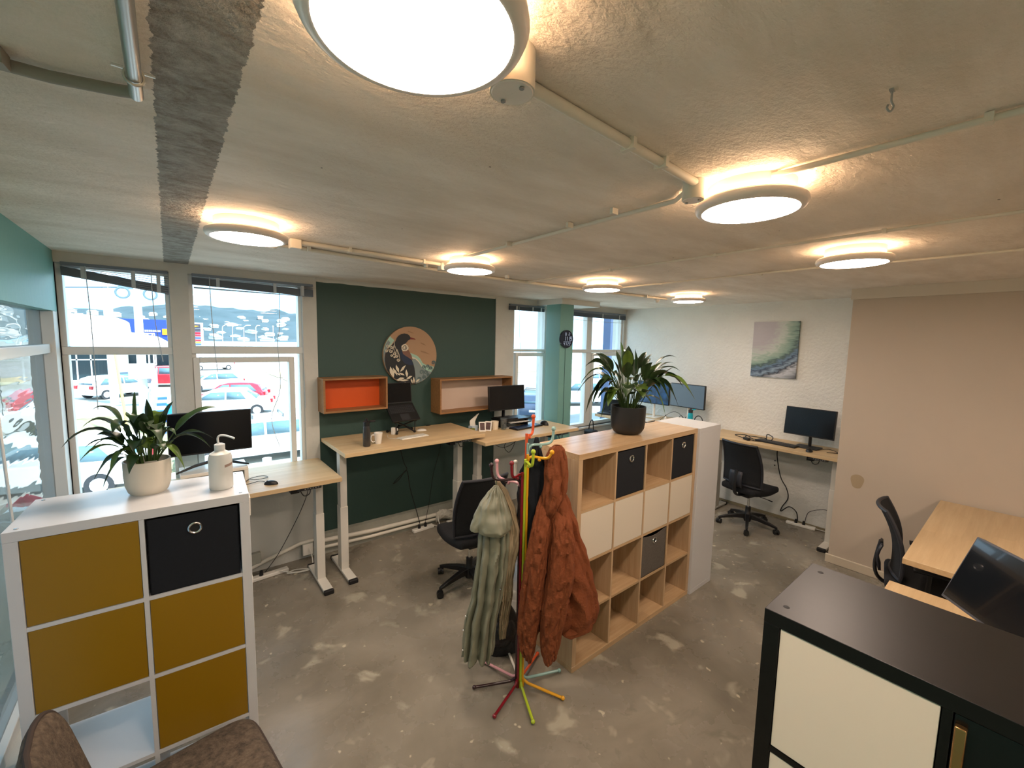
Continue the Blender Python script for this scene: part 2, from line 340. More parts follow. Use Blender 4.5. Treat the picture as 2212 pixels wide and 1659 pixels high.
window(1, -.6, .03, .86, 2.655, [(2.005, 2.065)])
window(2, .14, .995, .86, 2.655, [(2.01, 2.075)], sash=[(.15, .91, .88, 1.98)])
window(3, 3.545, 4.17, .86, 2.625, [(2.03, 2.065)], sash=[(3.6, 4.14, .88, 2.015)])
window(4, 4.21, 5.905, .86, 2.625, [(2.015, 2.065)], mull=[(5.03, 5.15)], sash=[(5.15, 5.86, .88, 2.01)])
f = M()
f.box(-.70, -.6, 4.22, 4.33, .3, 2.31); f.box(-.70, -.63, 1.2, 4.33, .3, .36); f.box(-.69, -.625, 1.2, 4.22, 2.025, 2.085); f.box(-.70, -.62, 1.2, 1.3, .3, 2.31)
w5 = struct(f.build('window_5', TRIM, bevel=.004))
M().box(-.665, -.66, 1.3, 4.22, .36, 2.025).build('pane', GLEFT, w5); M().box(-.665, -.66, 1.3, 4.22, 2.085, 2.31).build('pane', GLEFT, w5)
M().tube([(-.612, 2.95, 2.3), (-.612, 2.9, 1.9), (-.612, 2.97, 1.2)], .006, 8).build('glazing_bar', TRIM, w5)

# venetian blinds, pulled up
BL = mat('blind_slats', '6d7884', .5); CORD = mat('blind_cord', 'b9c0c4', .6)
def blind(x0, x1, y, zl, zr, drop_l, drop_r, label, cords, loose=0):
    t = thing('venetian_blind', label, 'blind', ((x0+x1)/2, y, (zl+zr)/2), group=None)
    cx, cz = (x0+x1)/2, (zl+zr)/2; h = (x1-x0)/2
    M().box(-h, h, -.012, .012, .0, .022).build('headrail', BL, t)
    s = M(); N = 9
    for i in range(N):
        k = (i+1)/N; a = -drop_l*k; c = -drop_r*k
        s.add([(-h, -.013, a), (h, -.013, c), (h, .013, c+.002), (-h, .013, a+.002), (-h, -.013, a-.0035), (h, -.013, c-.0035), (h, .013, c-.0015), (-h, .013, a-.0015)], [(3, 2, 1, 0), (4, 5, 6, 7), (0, 1, 5, 4), (1, 2, 6, 5), (2, 3, 7, 6), (3, 0, 4, 7)])
    # the stack proper: lowest slats packed together
    pl, pr = min(.06, drop_l*.85), min(.06, drop_r*.85)
    s.add([(-h, -.013, -drop_l), (h, -.013, -drop_r), (h, .013, -drop_r), (-h, .013, -drop_l), (-h, -.013, -drop_l+pl), (h, -.013, -drop_r+pr), (h, .013, -drop_r+pr), (-h, .013, -drop_l+pl)], [(3, 2, 1, 0), (4, 5, 6, 7), (0, 1, 5, 4), (1, 2, 6, 5), (2, 3, 7, 6), (3, 0, 4, 7)])
    if loose: s.add([(-h+.01, -.012, -loose), (h, -.012, -drop_r-.004), (h, .012, -drop_r-.004), (-h+.01, .012, -loose), (-h+.01, -.012, -loose+.01), (h, -.012, -drop_r), (h, .012, -drop_r), (-h+.01, .012, -loose+.01)], [(3, 2, 1, 0), (4, 5, 6, 7), (0, 1, 5, 4), (1, 2, 6, 5), (2, 3, 7, 6), (3, 0, 4, 7)])
    s.build('slats', BL, t)
    for fx in (-.62, .3, .8): M().box(h*fx-.012, h*fx+.012, -.0145, .0145, -(drop_l+(drop_r-drop_l)*(fx+1)/2)-.002, 0).build('ladder_tape', CORD, t)
    for pts in cords: M().tube(smooth([(px-cx, -.02+py, pz-cz) for px, py, pz in pts]), .0028, 6).build('cord', CORD, t)
    return t
blind(-.565, .02, W+.0, 2.63, 2.645, .068, .155, 'slate venetian blind sagging to the right in the leftmost tall window', [[(-.44, 0, 2.64), (-.43, 0, 2.2), (-.43, 0, 1.6)], [(-.08, 0, 2.64), (-.075, 0, 2.3), (-.04, .0, 1.95)]])
blind(.17, 1.08, W-.02, 2.63, 2.645, .065, .09, 'slate venetian blind with one loose hanging slat beside the dark green wall', [[(.285, 0, 2.64), (.29, 0, 2.3), (.31, 0, 1.86)], [(.80, .02, 2.56), (.79, .02, 2.25), (.77, .02, 2.1), (.78, .02, 1.7), (.70, .02, 1.42), (.76, .02, 1.15)], [(.97, 0, 2.63), (.975, 0, 2.3), (.985, 0, 1.5)]], loose=.095)
blind(3.45, 4.06, W-.02, 2.62, 2.64, .055, .05, 'short slate venetian blind left of the teal column', [[(3.60, 0, 2.62), (3.62, 0, 2.2), (3.63, 0, 2.0)]])
blind(4.22, 5.9, W-.02, 2.62, 2.63, .065, .07, 'long slate venetian blind right of the teal column', [[(4.3, 0, 2.52), (5.0, 0, 2.50), (5.85, 0, 2.50)]])

# ceiling fittings -------------------------------------------------
LW = mat('lamp_white_plastic', 'f3e8de', .35); CW = mat('painted_conduit', 'e0dacb', .6)
def emat(name, col, st):
    m = bpy.data.materials.new(name); m.use_nodes = True; t = m.node_tree; t.nodes.clear(); o = t.nodes.new('ShaderNodeOutputMaterial'); e = t.nodes.new('ShaderNodeEmission')
    e.inputs[0].default_value = (*col, 1); e.inputs[1].default_value = st; t.links.new(e.outputs[0], o.inputs[0]); return m
DIFF = emat('lamp_diffuser', (1, .80, .66), 14); GLOW = emat('lamp_glow_band', (1, .64, .38), 9.0)
def lamp(x, y, label):
    t = thing('ceiling_light', label, 'ceiling light', (x, y, 2.73), group=None)
    M().lathe([(.001, 0), (.140, 0), (.140, -.030), (.136, -.036), (.001, -.036)], n=48).build('base_plate', LW, t)
    g = M(); g.lathe([(.132, -.036), (.145, -.044), (.145, -.050)], n=48, cap=False); g.build('glow_band', GLOW, t)
    M().lathe([(.140, -.050), (.168, -.050), (.178, -.058), (.180, -.070), (.174, -.082), (.163, -.088), (.155, -.087), (.155, -.060), (.140, -.055)], n=56, cap=False).build('rim', LW, t)
    M().lathe([(.001, -.092), (.10, -.091), (.150, -.087), (.156, -.082), (.156, -.074)], n=48, cap=False).build('diffuser', DIFF, t)
    return t
L0 = lamp(.331, .667, 'largest round ceiling light, overhead at the top edge beside the bare concrete strip')
for x, y, lb in ((1.635, .693, 'round ceiling light where three conduits meet above the black cabinet aisle'), (3.057, .705, 'round ceiling light nearest the beige partition wall'),
                 (.331, 2.52, 'round ceiling light in front of the left windows'), (1.659, 2.54, 'round ceiling light in front of the dark green wall'),
                 (3.087, 2.536, 'round ceiling light above the tall oak shelf and its plant'), (4.53, 2.5, 'round ceiling light closest to the white far wall')):
    dup(L0, (x, y, 2.73), 0, lb)
for x, y, lb in ((1.635, -1.15, 'added unseen ceiling light behind the camera, middle one'), (3.057, -1.15, 'added unseen ceiling light behind the camera, nearest the partition'), (.331, -1.15, 'added unseen ceiling light behind the camera, nearest the side window')):
    dup(L0, (x, y, 2.73), 0, lb)  # extra row out of view, added to brighten the near part of the room
def conduit(pts, label, r=.011, clips=(), m=None):
    o = M().tube(pts, r, 10).build('conduit', m or CW); tag(o, label, 'conduit')
    d = (Vector(pts[-1])-Vector(pts[0])).normalized()
    for k in clips:
        c = Vector(pts[0]).lerp(Vector(pts[-1]), k); M().obox(c, d, (-d.y, d.x, 0), (0, 0, 1), .008, r+.007, r+.002).build('clip', m or CW, o)
    return o
CZ = 2.716
def P3(x, y, z=CZ): return (x, y, z)
conduit([P3(.62, .745), P3(1.42, .785)], 'white painted conduit between the largest ceiling light and the next one', .014, (.5, .72))
conduit([P3(1.455, .82), P3(1.545, .93), P3(1.555, 2.0), P3(1.56, 2.5), P3(1.59, 2.76)], 'long ceiling conduit from the light above the aisle to the green-wall light', .010, (.18, .32, .58))
conduit([P3(1.545, .72), P3(1.555, -.6), P3(1.555, -2.6)], 'ceiling conduit running right past the metal hook', .009, (.18, .4))
conduit([P3(2.62, 3.04), P3(2.626, 1.3), P3(2.66, -.6), P3(2.66, -2.6)], 'long thin ceiling conduit crossing between the light rows', .008, (.0, .17, .31, .45, .6))
conduit([P3(3.5, 2.62), P3(3.52, 1.04), P3(3.60, .6), P3(3.68, -1.5)], 'thin ceiling conduit past the light nearest the partition', .008, (.1, .3))
conduit([P3(.63, 2.765), P3(1.575, 2.80)], 'upper of two parallel conduits left of the green-wall light', .013, (.3, .85))
conduit([P3(.50, 2.93), P3(1.1, 2.99), P3(2.0, 3.07), P3(2.95, 3.04), P3(4.75, 2.9)], 'lowest ceiling conduit running parallel to the green wall', .013, (.05, .24, .42, .9))
def jbox(x, y, label, r=.045, h=.075):
    t = thing('junction_box', label, 'junction box', (x, y, 2.73), group=None)
    M().lathe([(.001, 0), (r, 0), (r, -h), (.001, -h)], n=28).build('body', CW, t); M().lathe([(.001, -h-.002), (r*.9, -h-.002), (r*.95, -h+.001)], n=28, cap=False).build('lid', LW, t)
    for q in (-1, 1): M().cyl((0, q*r*.65, -h-.003), (0, q*r*.65, -h-.006), .005).build('screw', STEEL, t)
    return t
jbox(.553, .70, 'round white junction box touching the largest ceiling light')
for x, y, lb in ((1.44, .80, 'junction box where three conduits meet at a ceiling light'),): jbox(x, y, lb, .036, .065)
for x, y, lb in ((.60, 2.77, 'square junction box right of the light by the left windows'), (1.60, 2.81, 'square junction box left of the green-wall light')):
    tag(M().box(x-.03, x+.03, y-.03, y+.03, 2.675, 2.73).build('junction_box', CW, bevel=.004), lb, 'junction box')
for x, y, lb in ((.5, 2.84, 'small white ceiling sensor dome below the light by the left windows'), (4.7, 3.0, 'small white ceiling sensor dome between the two farthest lights')):
    t = thing('ceiling_sensor', lb, 'sensor', (x, y, 2.73)); M().lathe([(.001, 0), (.034, 0), (.034, -.03), (.001, -.03)], n=24).build('base', LW, t); M().lathe([(.026, -.03), (.024, -.045), (.014, -.055), (.001, -.058)], n=24, cap=False).build('dome', MUG, t)
t = thing('ceiling_hook', 'small galvanised hook screwed into the bare ceiling at upper right', 'hook', (1.262, .252, 2.73))
M().box(-.012, .006, -.004, .004, -.003, 0).build('plate', STEEL, t); M().tube(smooth([(0, 0, 0), (0, 0, -.022), (.004, -.004, -.034), (.0, .0, -.044), (-.006, .005, -.038), (-.005, .004, -.030)]), .0022, 8).build('hook', STEEL, t)
t = thing('metal_conduit', 'bare galvanised metal conduit clamped beside the concrete strip', 'conduit', (-.03, 1.2, 2.70))
M().tube([(.01, -4, 0), (0, .13, 0)], .013, 14).build('pipe', mat('galvanised_pipe', 'b4b6b4', .35, .9), t)
s = M(); s.tube([(-.035, .04, .012), (-.016, .04, .012)], .006, 8, flat=.4); s.tube([(.016, .04, .012), (.035, .04, .012)], .006, 8, flat=.4)
s.tube([(.0165*math.cos(a), .04, .0165*math.sin(a)) for a in [2*PI*i/18 for i in range(18)]], .003, 6, closed=True); s.build('saddle_clamp', mat('zinc', 'd8d8d0', .4, .8), t)
conduit([(-.03, 1.34, 2.71), (-.06, 1.36, 2.712), (-.17, 1.39, 2.712), (-.62, 1.41, 2.712)], 'painted conduit bending left from the galvanised pipe', .013, (.35,), mat('dark_painted_conduit', '9b968a', .6))

# skirting conduits, sockets, power boards
conduit([(1.02, 4.315, .155), (1.6, 4.305, .12), (2.3, 4.30, .11), (3.2, 4.30, .11)], 'fat painted pipe running along the green wall skirting', .022)
conduit([(.35, 4.32, .02), (.62, 4.325, .10), (.9, 4.33, .17), (1.06, 4.33, .175)], 'sloping painted pipe under the left window desk', .018)
conduit([(1.02, 4.31, .085), (1.6, 4.305, .06), (3.2, 4.30, .05)], 'lower painted pipe along the green wall skirting', .017)
def powerboard(loc, rz, label, n=2, on=True, L=.34):
    t = thing('power_board', label, 'power board', loc, rz); M().box(-L/2, L/2, -.03, .03, 0, .032).build('body', MUG, t, bevel=.006)
    for i in range(n):
        q = M().cyl((-.05+.08*i, 0, .032), (-.05+.08*i, 0, .075), .017, .012, 12); q.build('plug', RUB, t)
    return t
powerboard((.60, 4.20, 0), R(4), 'white power board on the floor under the left window desk', 1)
powerboard((2.17, 4.24, 0), R(3), 'white power board with two black plugs at the green wall skirting', 2, L=.26)
powerboard((5.87, 1.62, 0), R(-84), 'white power board on the floor under the far wall desk', 2, L=.3)
t = thing('wall_socket', 'surface mounted wall socket under the left window desk', 'socket', (.965, 4.335, .1)); M().box(-.05, .05, -.03, .025, -.06, .07).build('box', SKIRT, t, bevel=.005); M().box(-.045, .045, -.036, -.03, -.05, .06).build('face_plate', MUG, t, bevel=.002)
t = thing('wall_socket', 'small grey socket box low behind the yellow cabinet corner', 'socket', (.53, 4.33, .14)); M().box(-.04, .04, -.02, .03, -.05, .05).build('box', SKIRT, t, bevel=.004)
tag(M().box(2.47, 2.58, 4.14, 4.24, 0, .03).build('white_adapter', MUG, bevel=.008), 'flat white power adapter on the floor by a desk leg', 'adapter')
t = M().grid(lambda u, v: (2.35+.5*u+.0*v, 4.27-.05*math.sin(PI*u)*math.sin(PI*v), .02+.12*v+.03*math.sin(9*u)), 24, 8).build('plastic_bag', mat('crumpled_white_plastic', 'c9c4b6', .5, bump=(40, 1)), solid=.004); tag(t, 'crumpled white plastic wrapping at the skirting behind a desk leg', 'plastic wrap')
cable('power_cable', [(.66, 4.2, .04), (.80, 4.12, .01), (.92, 4.1, .01), (.82, 4.16, .01), (.75, 4.13, .01), (.93, 4.08, .012), (.98, 4.2, .04), (.975, 4.29, .12)], 'white cable looped on the floor under the left window desk', .005, CABLEW)
cable('power_cable', [(2.30, 4.24, .02), (2.36, 4.2, .01), (2.37, 4.25, .08), (2.42, 4.3, .16)], 'white cable from the green wall power board', .005, CABLEW)
cable('power_cable', [(5.90, 1.47, .015), (5.92, 1.3, .01), (5.9, 1.18, .01)], 'white lead running right from the far wall power board', .006, CABLEW)

# ================================================================== FURNITURE
LEGW = mat('white_powder_coat', 'cfccc2', .4)
def desk(loc, rz, w_, d_, h, label, m=OAK, legx=(.055, None), foot=(.0, .0), panel='right', fy=.30, cable_box=True):
    """local x = width, y = depth (front at y=0)"""
    t = thing('standing_desk', label, 'desk', loc, rz)
    M().box(0, w_, 0, d_, h-.036, h).build('tabletop', m, t, bevel=.0025)
    f = M(); f.box(.06, w_-.06, fy-.02, fy+.02, h-.075, h-.036); f.box(.03, .09, .05, d_-.05, h-.05, h-.036); f.box(w_-.09, w_-.03, .05, d_-.05, h-.05, h-.036); f.build('frame', LEGW, t)
    for lx in (legx[0], legx[1] or w_-.145):
        l = M(); l.box(lx, lx+.06, fy-.045, fy+.045, .60, h-.036); l.box(lx-.004, lx+.064, fy-.05, fy+.05, .035, .63); lg = l.build('leg', LEGW, t, bevel=.003)
        ft = M().box(lx-.008, lx+.068, fy-.27, fy+.27, .012, .037).build('foot', LEGW, lg, bevel=.004)
        for s_ in (-1, 1): M().box(lx-.010, lx+.070, min(fy+s_*.25, fy+s_*.285), max(fy+s_*.25, fy+s_*.285), 0, .039).build('foot_cap', RUB, lg, bevel=.008)
    if panel:
        px = w_-.34 if panel == 'right' else .15
        q = M().box(px, px+.18, .02, .06, h-.062, h-.037); pn = q.build('control_panel', DARKG, t, bevel=.003)
        q = M()
        for i in range(6): q.box(px+.05+.02*i, px+.06+.02*i, .017, .021, h-.053, h-.046)
        q.build('buttons', STEEL, pn)
        M().box(px-.035, px+.03, .10, .2, h-.10, h-.037).build('control_box', BLACK, t, bevel=.004)
        M().tube(smooth([(px+.02, .03, h-.06), (px+.05, .04, h-.11), (px+.09, .04, h-.10), (px+.10, .05, h-.06)]), .004, 6).build('control_cable', CABLEB, t)
    return t
desk((-.41, 3.60, 0), 0, 1.5, .74, .992, 'pale oak standing desk under the left windows, lower than its neighbour', legx=(.055, 1.34), fy=.26)
desk((1.126, 3.63, 0), 0, 1.466, .725, 1.18, 'tall oak standing desk with a laptop in front of the green wall', legx=(.022, 1.26), fy=.27, panel='right')
desk((2.50, 3.50, 0), 0, 1.42, .65, 1.115, 'oak standing desk with keyboard and mug left of the teal column', legx=(.16, 1.2), fy=.42, panel='right')
desk((5.38, 2.66, 0), R(-90), 1.52, .57, 1.012, 'oak standing desk against the white far wall below the wave painting', legx=(.1, 1.37), fy=.2, panel='right')
desk((5.18, 4.30, 0), R(-90), 1.55, .76, 1.06, 'oak corner desk behind the white cabinet holding two monitors', legx=(.1, 1.35), fy=.35, panel=None)
d = desk((3.462, .41, 0), R(-90), .95, 1.63, .885, 'warm oak desk standing end-on against the beige partition', m=wood('warm_oak_depth', 'ccb28a', 'bc9f76', 'Y', .42), legx=(.52, .80), fy=.75, panel=None)
desk((1.85, .45, 0), R(-90), .95, 1.56, .74, 'lower warm oak desk carrying a monitor behind the black cabinet', m=OAK2 if False else wood('warm_oak_depth', 'ccb28a', 'bc9f76', 'Y', .42), legx=(.12, .75), fy=.75, panel=None)

def kallax(name, label, loc, rz, w_, h, d_, cols, rows, ms, mv=None, back=None, cat='shelf', sc_=1.):
    """front at local y=0"""
    mv = mv or ms; T = .038*sc_; t_ = .016*sc_
    t = thing(name, label, cat, loc, rz)
    M().box(0, w_, 0, d_, h-T, h).build('top_panel', ms, t, bevel=.0015); M().box(0, w_, 0, d_, 0, T).build('bottom_panel', ms, t, bevel=.0015)
    for x in (0, w_-T): M().box(x, x+T, 0.001, d_, T, h-T).build('side_panel', mv, t, bevel=.0015)
    cw = (w_-2*T-(cols-1)*t_)/cols; chh = (h-2*T-(rows-1)*t_)/rows
    for i in range(1, cols): x = T+i*cw+(i-1)*t_; M().box(x, x+t_, .002, d_-.004, T, h-T).build('divider', mv, t)
    for j in range(1, rows):
        z = T+j*chh+(j-1)*t_
        for i in range(cols): x = T+i*(cw+t_); M().box(x, x+cw, .002, d_-.004, z, z+t_).build('shelf_board', ms, t)
    if back: M().box(T*.5, w_-T*.5, d_-.008, d_-.002, T*.5, h-T*.5).build('back_panel', back, t)
    def cell(i, r): x = T+i*(cw+t_); z = h-T-(r+1)*chh-r*t_; return x, z, cw, chh
    t_cell = cell
    return t, cell
def door(t, c, m, name='door', knob=None):
    x, z, a, b_ = c; o = M().box(x+.002, x+a-.002, .004, .020, z+.002, z+b_-.002).build(name, m, t, bevel=.0015)
    M().box(x+.01, x+a-.01, .02, .03, z+.01, z+b_-.01).build('door_backing', m, o)
    return o
def bin_(root, c, m, label, loc, rz, sag=0., ring=True, inset=.008):
    x, z, a, b_ = c; t = thing('fabric_bin', label, 'storage bin', loc, rz)
    t.location = Vector(loc)+Matrix.Rotation(rz, 3, 'Z') @ Vector((x+a/2, 0, z+.001))
    g = .006; hh = b_-.012; N = 16
    b = M()
    b.grid(lambda u, v: (-(a/2-g)+(a-2*g)*u, inset, (hh-sag*math.sin(PI*u)*.5)*v), N, 2)
    b.box(-(a/2-g), -(a/2-g)+.004, inset, .35, 0, hh); b.box(a/2-g-.004, a/2-g, inset, .35, 0, hh); b.box(-(a/2-g), a/2-g, .346, .35, 0, hh); b.box(-(a/2-g), a/2-g, inset, .35, 0, .004)
    b.grid(lambda u, v: (-(a/2-g)+(a-2*g)*u, inset+.006*v, hh-sag*math.sin(PI*u)*.5+0*v), N, 2)
    b.build('bin_body', m, t)
    if ring:
        r = M(); cz = hh-.065
        r.tube([(.0215*math.cos(q), inset-.003, cz+.0215*math.sin(q)) for q in [2*PI*i/28 for i in range(28)]], .0055, 8, closed=True); r.build('grommet_ring', CHROME, t)
        M().cyl((0, inset-.001, cz), (0, inset-.0015, cz), .017, n=20).build('grommet_hole', BLACKM, t)
    return t
# oak 4x4
kl = (1.958, 1.734, 0)
K1, cell = kallax('cube_shelf', 'large oak four by four cube shelf in the middle of the room', kl, 0, 1.47, 1.47, .39, 4, 4, SHELF, SHELFZ, SHELFB)
for i in range(4): door(K1, cell(i, 1), DOORW)
bin_(K1, cell(1, 0), NAVYFAB, 'black fabric bin under the big potted plant, second cube of the oak shelf top row', kl, 0)
bin_(K1, cell(3, 0), NAVYFAB, 'black fabric bin at the right end of the oak shelf top row', kl, 0)
bin_(K1, cell(2, 2), GREYFAB, 'grey fabric bin with sagging rim in the third row of the oak shelf', kl, 0, sag=.05)
tag(M().tube([(3.02, 2.112, 1.474), (3.05, 2.10, 1.476), (3.08, 2.108, 1.474), (3.11, 2.095, 1.475)], .004, 6).build('wood_scrap', CAB), 'tiny brown scrap lying on the back edge of the oak shelf', 'scrap')
# white single column unit beside it, turned side on
K2, _ = kallax('narrow_cabinet', 'narrow white cabinet standing against the right end of the oak shelf', (3.80, 1.715, 0), R(90), .42, 1.47, .37, 1, 4, WLAM, None, WLAM, 'cabinet')
K2.location = (3.80, 1.715, 0)
# yellow cabinet
yl = (-.492, 2.232, 0); ya = R(-3.0)
K3, cell = kallax('yellow_door_cabinet', 'white cube cabinet with five yellow doors by the side window', yl, ya, .745, 1.455, .39, 2, 4, WLAM, None, None, 'cabinet')
for (i, r) in ((0, 0), (0, 1), (1, 1), (1, 2)): door(K3, cell(i, r), YEL)['label'] = 'yellow lacquered door'
bin_(K3, cell(1, 0), NAVYFAB, 'navy black fabric bin with metal ring in the yellow door cabinet', yl, ya)
s = M()
for x, y in ((.03, .03), (.715, .03), (.03, .36), (.715, .36)): s.lathe([(.001, 1.4555), (.007, 1.4555), (.006, 1.457), (.001, 1.457)], (x, y, 0), 14)
s.build('screw_caps', CHROME, K3)
s = M(); s.box(.745, .753, .05, .12, 1.33, 1.42); s.box(.745, .75, .05, .09, 1.0, 1.03); s.build('hinge_plates', MUG, K3, bevel=.003)
# black cabinet front right, front faces -X
BK = mat('black_brown_foil', '110e0c', .38, n=(30, .3), spec=.36); BKT = BK
bl = (1.208, .397, 0)
K4, cell = kallax('black_cabinet', 'black brown cube cabinet with white doors at the lower right corner', bl, R(-90), 1.33, 1.47, .385, 4, 4, BK, None, BK, 'cabinet')
for (i, r) in ((0, 0), (0, 1), (2, 1), (0, 2)):
    o = door(K4, cell(i, r), mat('warm_white_door', 'efe0cd', .4)); x, z, a, b_ = cell(i, r); M().lathe([(.001, 0), (.006, 0), (.005, .012), (.011, .02), (.009, .028), (.001, .030)], (0, 0, 0), 16).build('knob', CHROME, o)
    k = o.children[-1]; k.rotation_euler = (R(90), 0, 0); k.location = (x+a-.045, .004, z+.05)
x, z, a, b_ = cell(1, 0); o = door(K4, cell(1, 0), mat('black_door', '0c0b0b', .25), 'door'); o['label'] = 'black door with a bronze handle'
h_ = M(); h_.box(x+.004, x+.022, -.012, .004, z+b_-.13, z+b_-.02); h_.build('handle', mat('bronze_handle', 'b98f5c', .25, .9), o, bevel=.003)
s = M()
for x, y in ((.035, .05), (.035, .335)): s.lathe([(.001, 1.4702), (.008, 1.4702), (.006, 1.4716), (.001, 1.4716)], (x, y, 0), 14)
s.build('screw_caps', BLACKM, K4)

# wall box shelves
def wallbox(x0, x1, z0, z1, d_, back, label):
    t = thing('wall_box_shelf', label, 'wall shelf', (x0, W-.0, z0)); L = x1-x0; H = z1-z0; k = .018
    f = M(); f.box(0, L, -d_, .01, 0, k); f.box(0, L, -d_, .01, H-k, H); f.box(0, k, -d_, .01, k, H-k); f.box(L-k, L, -d_, .01, k, H-k); f.build('frame', CAB, t, bevel=.0015)
    M().box(k, L-k, -.02, -.008, k, H-k).build('back_panel', back, t); return t
wallbox(1.105, 1.73, 1.45, 1.782, .20, mat('orange_panel', 'd8550f', .5), 'open wall box shelf with orange back left of the bird painting')
wallbox(2.335, 3.37, 1.332, 1.728, .21, mat('pale_panel', 'cdb9a8', .5), 'wide open wall box shelf with pale back right of the bird painting')

# ------------------------------------------------------------------ round bird painting
def painting():
    cols = ['ab8a6a', '9ec3b0', '7f8d8c', '1c2124', '1b2b45', '7b5748', 'd9cfb8', '2a1d22', '5a6f70', '7a2b26', '957658', '26302a']
    ms = [mat('paint_%s' % c, c, .6) for c in cols]; b = M(); Rr = .318; D = .03
    def ins(pts):
        out = []
        for u, v in pts:
            r = math.hypot(u, v); k = min(1, .995/r) if r > 0 else 1; out.append((u*k, v*k))
        return out
    layer = [0]
    def pg(c, pts, ins_=True):
        layer[0] += 1; b.cur = c; pts = ins(pts) if ins_ else pts; y = -D-.0004*layer[0]
        b.poly([(u*Rr, y, v*Rr) for u, v in pts])
    def px(pts): return [((x-780)/725, -(y-812)/768) for x, y in pts]
    b.cur = 0; b.prism([(Rr*math.cos(2*PI*i/64), Rr*math.sin(2*PI*i/64)) for i in range(64)], lambda u, v, d: (u, d, v), 0, -D)
    arc = lambda a0, a1, n=14: [(math.cos(R(a0+(a1-a0)*i/n)), math.sin(R(a0+(a1-a0)*i/n))) for i in range(n+1)]
    for (x0, y0, x1, y1, w_) in ((700, 170, 880, 225, 14), (1050, 470, 1210, 540, 16), (1050, 690, 1320, 780, 18)):
        pg(10, px([(x0, y0-w_), ((x0+x1)/2, (y0+y1)/2-w_-6), (x1, y1), ((x0+x1)/2, (y0+y1)/2+w_), (x0, y0+w_)]))
    pg(1, px([(250, 330), (345, 410), (250, 560), (60, 700)])+arc(172, 138)[::1])
    pg(2, px([(185, 410), (240, 470), (170, 620), (90, 800), (100, 1000), (180, 1250), (110, 1150), (60, 900), (70, 700), (130, 500)]))
    pg(1, px([(760, 740), (860, 775), (960, 820), (1040, 900), (1100, 1010), (1200, 1070), (1330, 1090), (1430, 1130), (1400, 1300), (1200, 1480), (900, 1550), (800, 900)]))
    pg(6, px([(800, 850), (880, 865), (960, 920), (1020, 990), (1090, 1110), (1060, 1110), (990, 1000), (920, 930), (830, 890)]))
    pg(2, px([(815, 890), (900, 905), (990, 990), (1070, 1110), (1160, 1190), (1250, 1230), (1360, 1270), (1250, 1440), (1080, 1540), (900, 1580), (860, 1300), (830, 1000)]))
    def spiral(c, x, y, r, w_=24, tail=None, turns=1.25, a0=-90, flip=1):
        pts = []
        for i in range(22):
            t_ = i/21; a = R(a0+flip*360*turns*t_); rr = r*(1-.72*t_); pts.append((x+rr*math.cos(a), y-rr*math.sin(a), w_*(1-.4*t_)))
        if tail: pts = [(tx, ty, w_*.5) for tx, ty in tail]+pts
        for i in range(len(pts)-1):
            (ax, ay, aw), (bx, by, bw) = pts[i], pts[i+1]; d = Vector((bx-ax, by-ay)); 
            if d.length < 1: continue
            n = Vector((-d.y, d.x)).normalized(); pg(c, px([(ax+n.x*aw/2, ay+n.y*aw/2), (bx+n.x*bw/2, by+n.y*bw/2), (bx-n.x*bw/2, by-n.y*bw/2), (ax-n.x*aw/2, ay-n.y*aw/2)]))
            layer[0] -= 1
        layer[0] += 1
    for (x, y, r) in ((1410, 1010, 52), (1240, 1105, 42), (1130, 1125, 45), (1325, 1160, 45), (1070, 1260, 60), (1190, 1270, 52), (1000, 1440, 50), (1130, 1400, 50), (1250, 1340, 40)):
        spiral(8, x, y, r, 34, a0=0, tail=[(x+r*.8, y+r*2.6), (x+r, y+r)], flip=1)
    # bird body, head, beak
    pg(3, px([(370, 430), (400, 350), (450, 290), (520, 245), (600, 228), (680, 240), (730, 275), (760, 320), (800, 345), (760, 375), (700, 410), (650, 470), (600, 510), (540, 545), (520, 620), (550, 710), (620, 790), (720, 870), (800, 920), (840, 1030), (870, 1150), (890, 1300), (900, 1570), (700, 1590), (450, 1500), (230, 1300), (150, 1180), (110, 1050), (95, 900), (110, 750), (200, 620), (290, 520)]))
    pg(9, px([(760, 322), (840, 345), (885, 360), (910, 386), (850, 380), (755, 378)]))
    pg(4, px([(500, 640), (560, 730), (640, 810), (740, 890), (800, 940), (840, 1060), (720, 1060), (600, 1010), (520, 900), (480, 760)]))
    pg(5, px([(545, 705), (700, 650), (740, 720), (790, 810), (820, 940), (760, 900), (690, 850), (620, 810), (560, 760)]))
    pg(6, px([(520, 560), (560, 520), (625, 500), (680, 540), (710, 600), (700, 650), (640, 690), (570, 695), (525, 650)]))
    pg(3, px([(545, 600), (590, 545), (630, 535), (640, 600), (600, 660), (560, 650)])); pg(6, px([(560, 600), (595, 560), (618, 555), (622, 605), (595, 645), (568, 635)]))
    pg(3, px([(640, 540), (668, 590), (640, 650), (600, 680), (650, 640), (655, 590)]))
    for (x, y, r, tl) in ((165, 560, 42, (300, 460)), (270, 590, 38, (330, 440)), (130, 680, 36, (260, 600)), (240, 690, 44, (340, 520)), (335, 755, 40, (350, 560)), (260, 800, 30, (330, 640)), (390, 820, 36, (370, 620)), (330, 840, 24, (350, 700)), (430, 920, 42, (400, 640))):
        spiral(6, x, y, r, 22, tail=[tl, ((tl[0]+x+r)/2+18, (tl[1]+y)/2), (x+r, y-10)], a0=0, flip=-1)
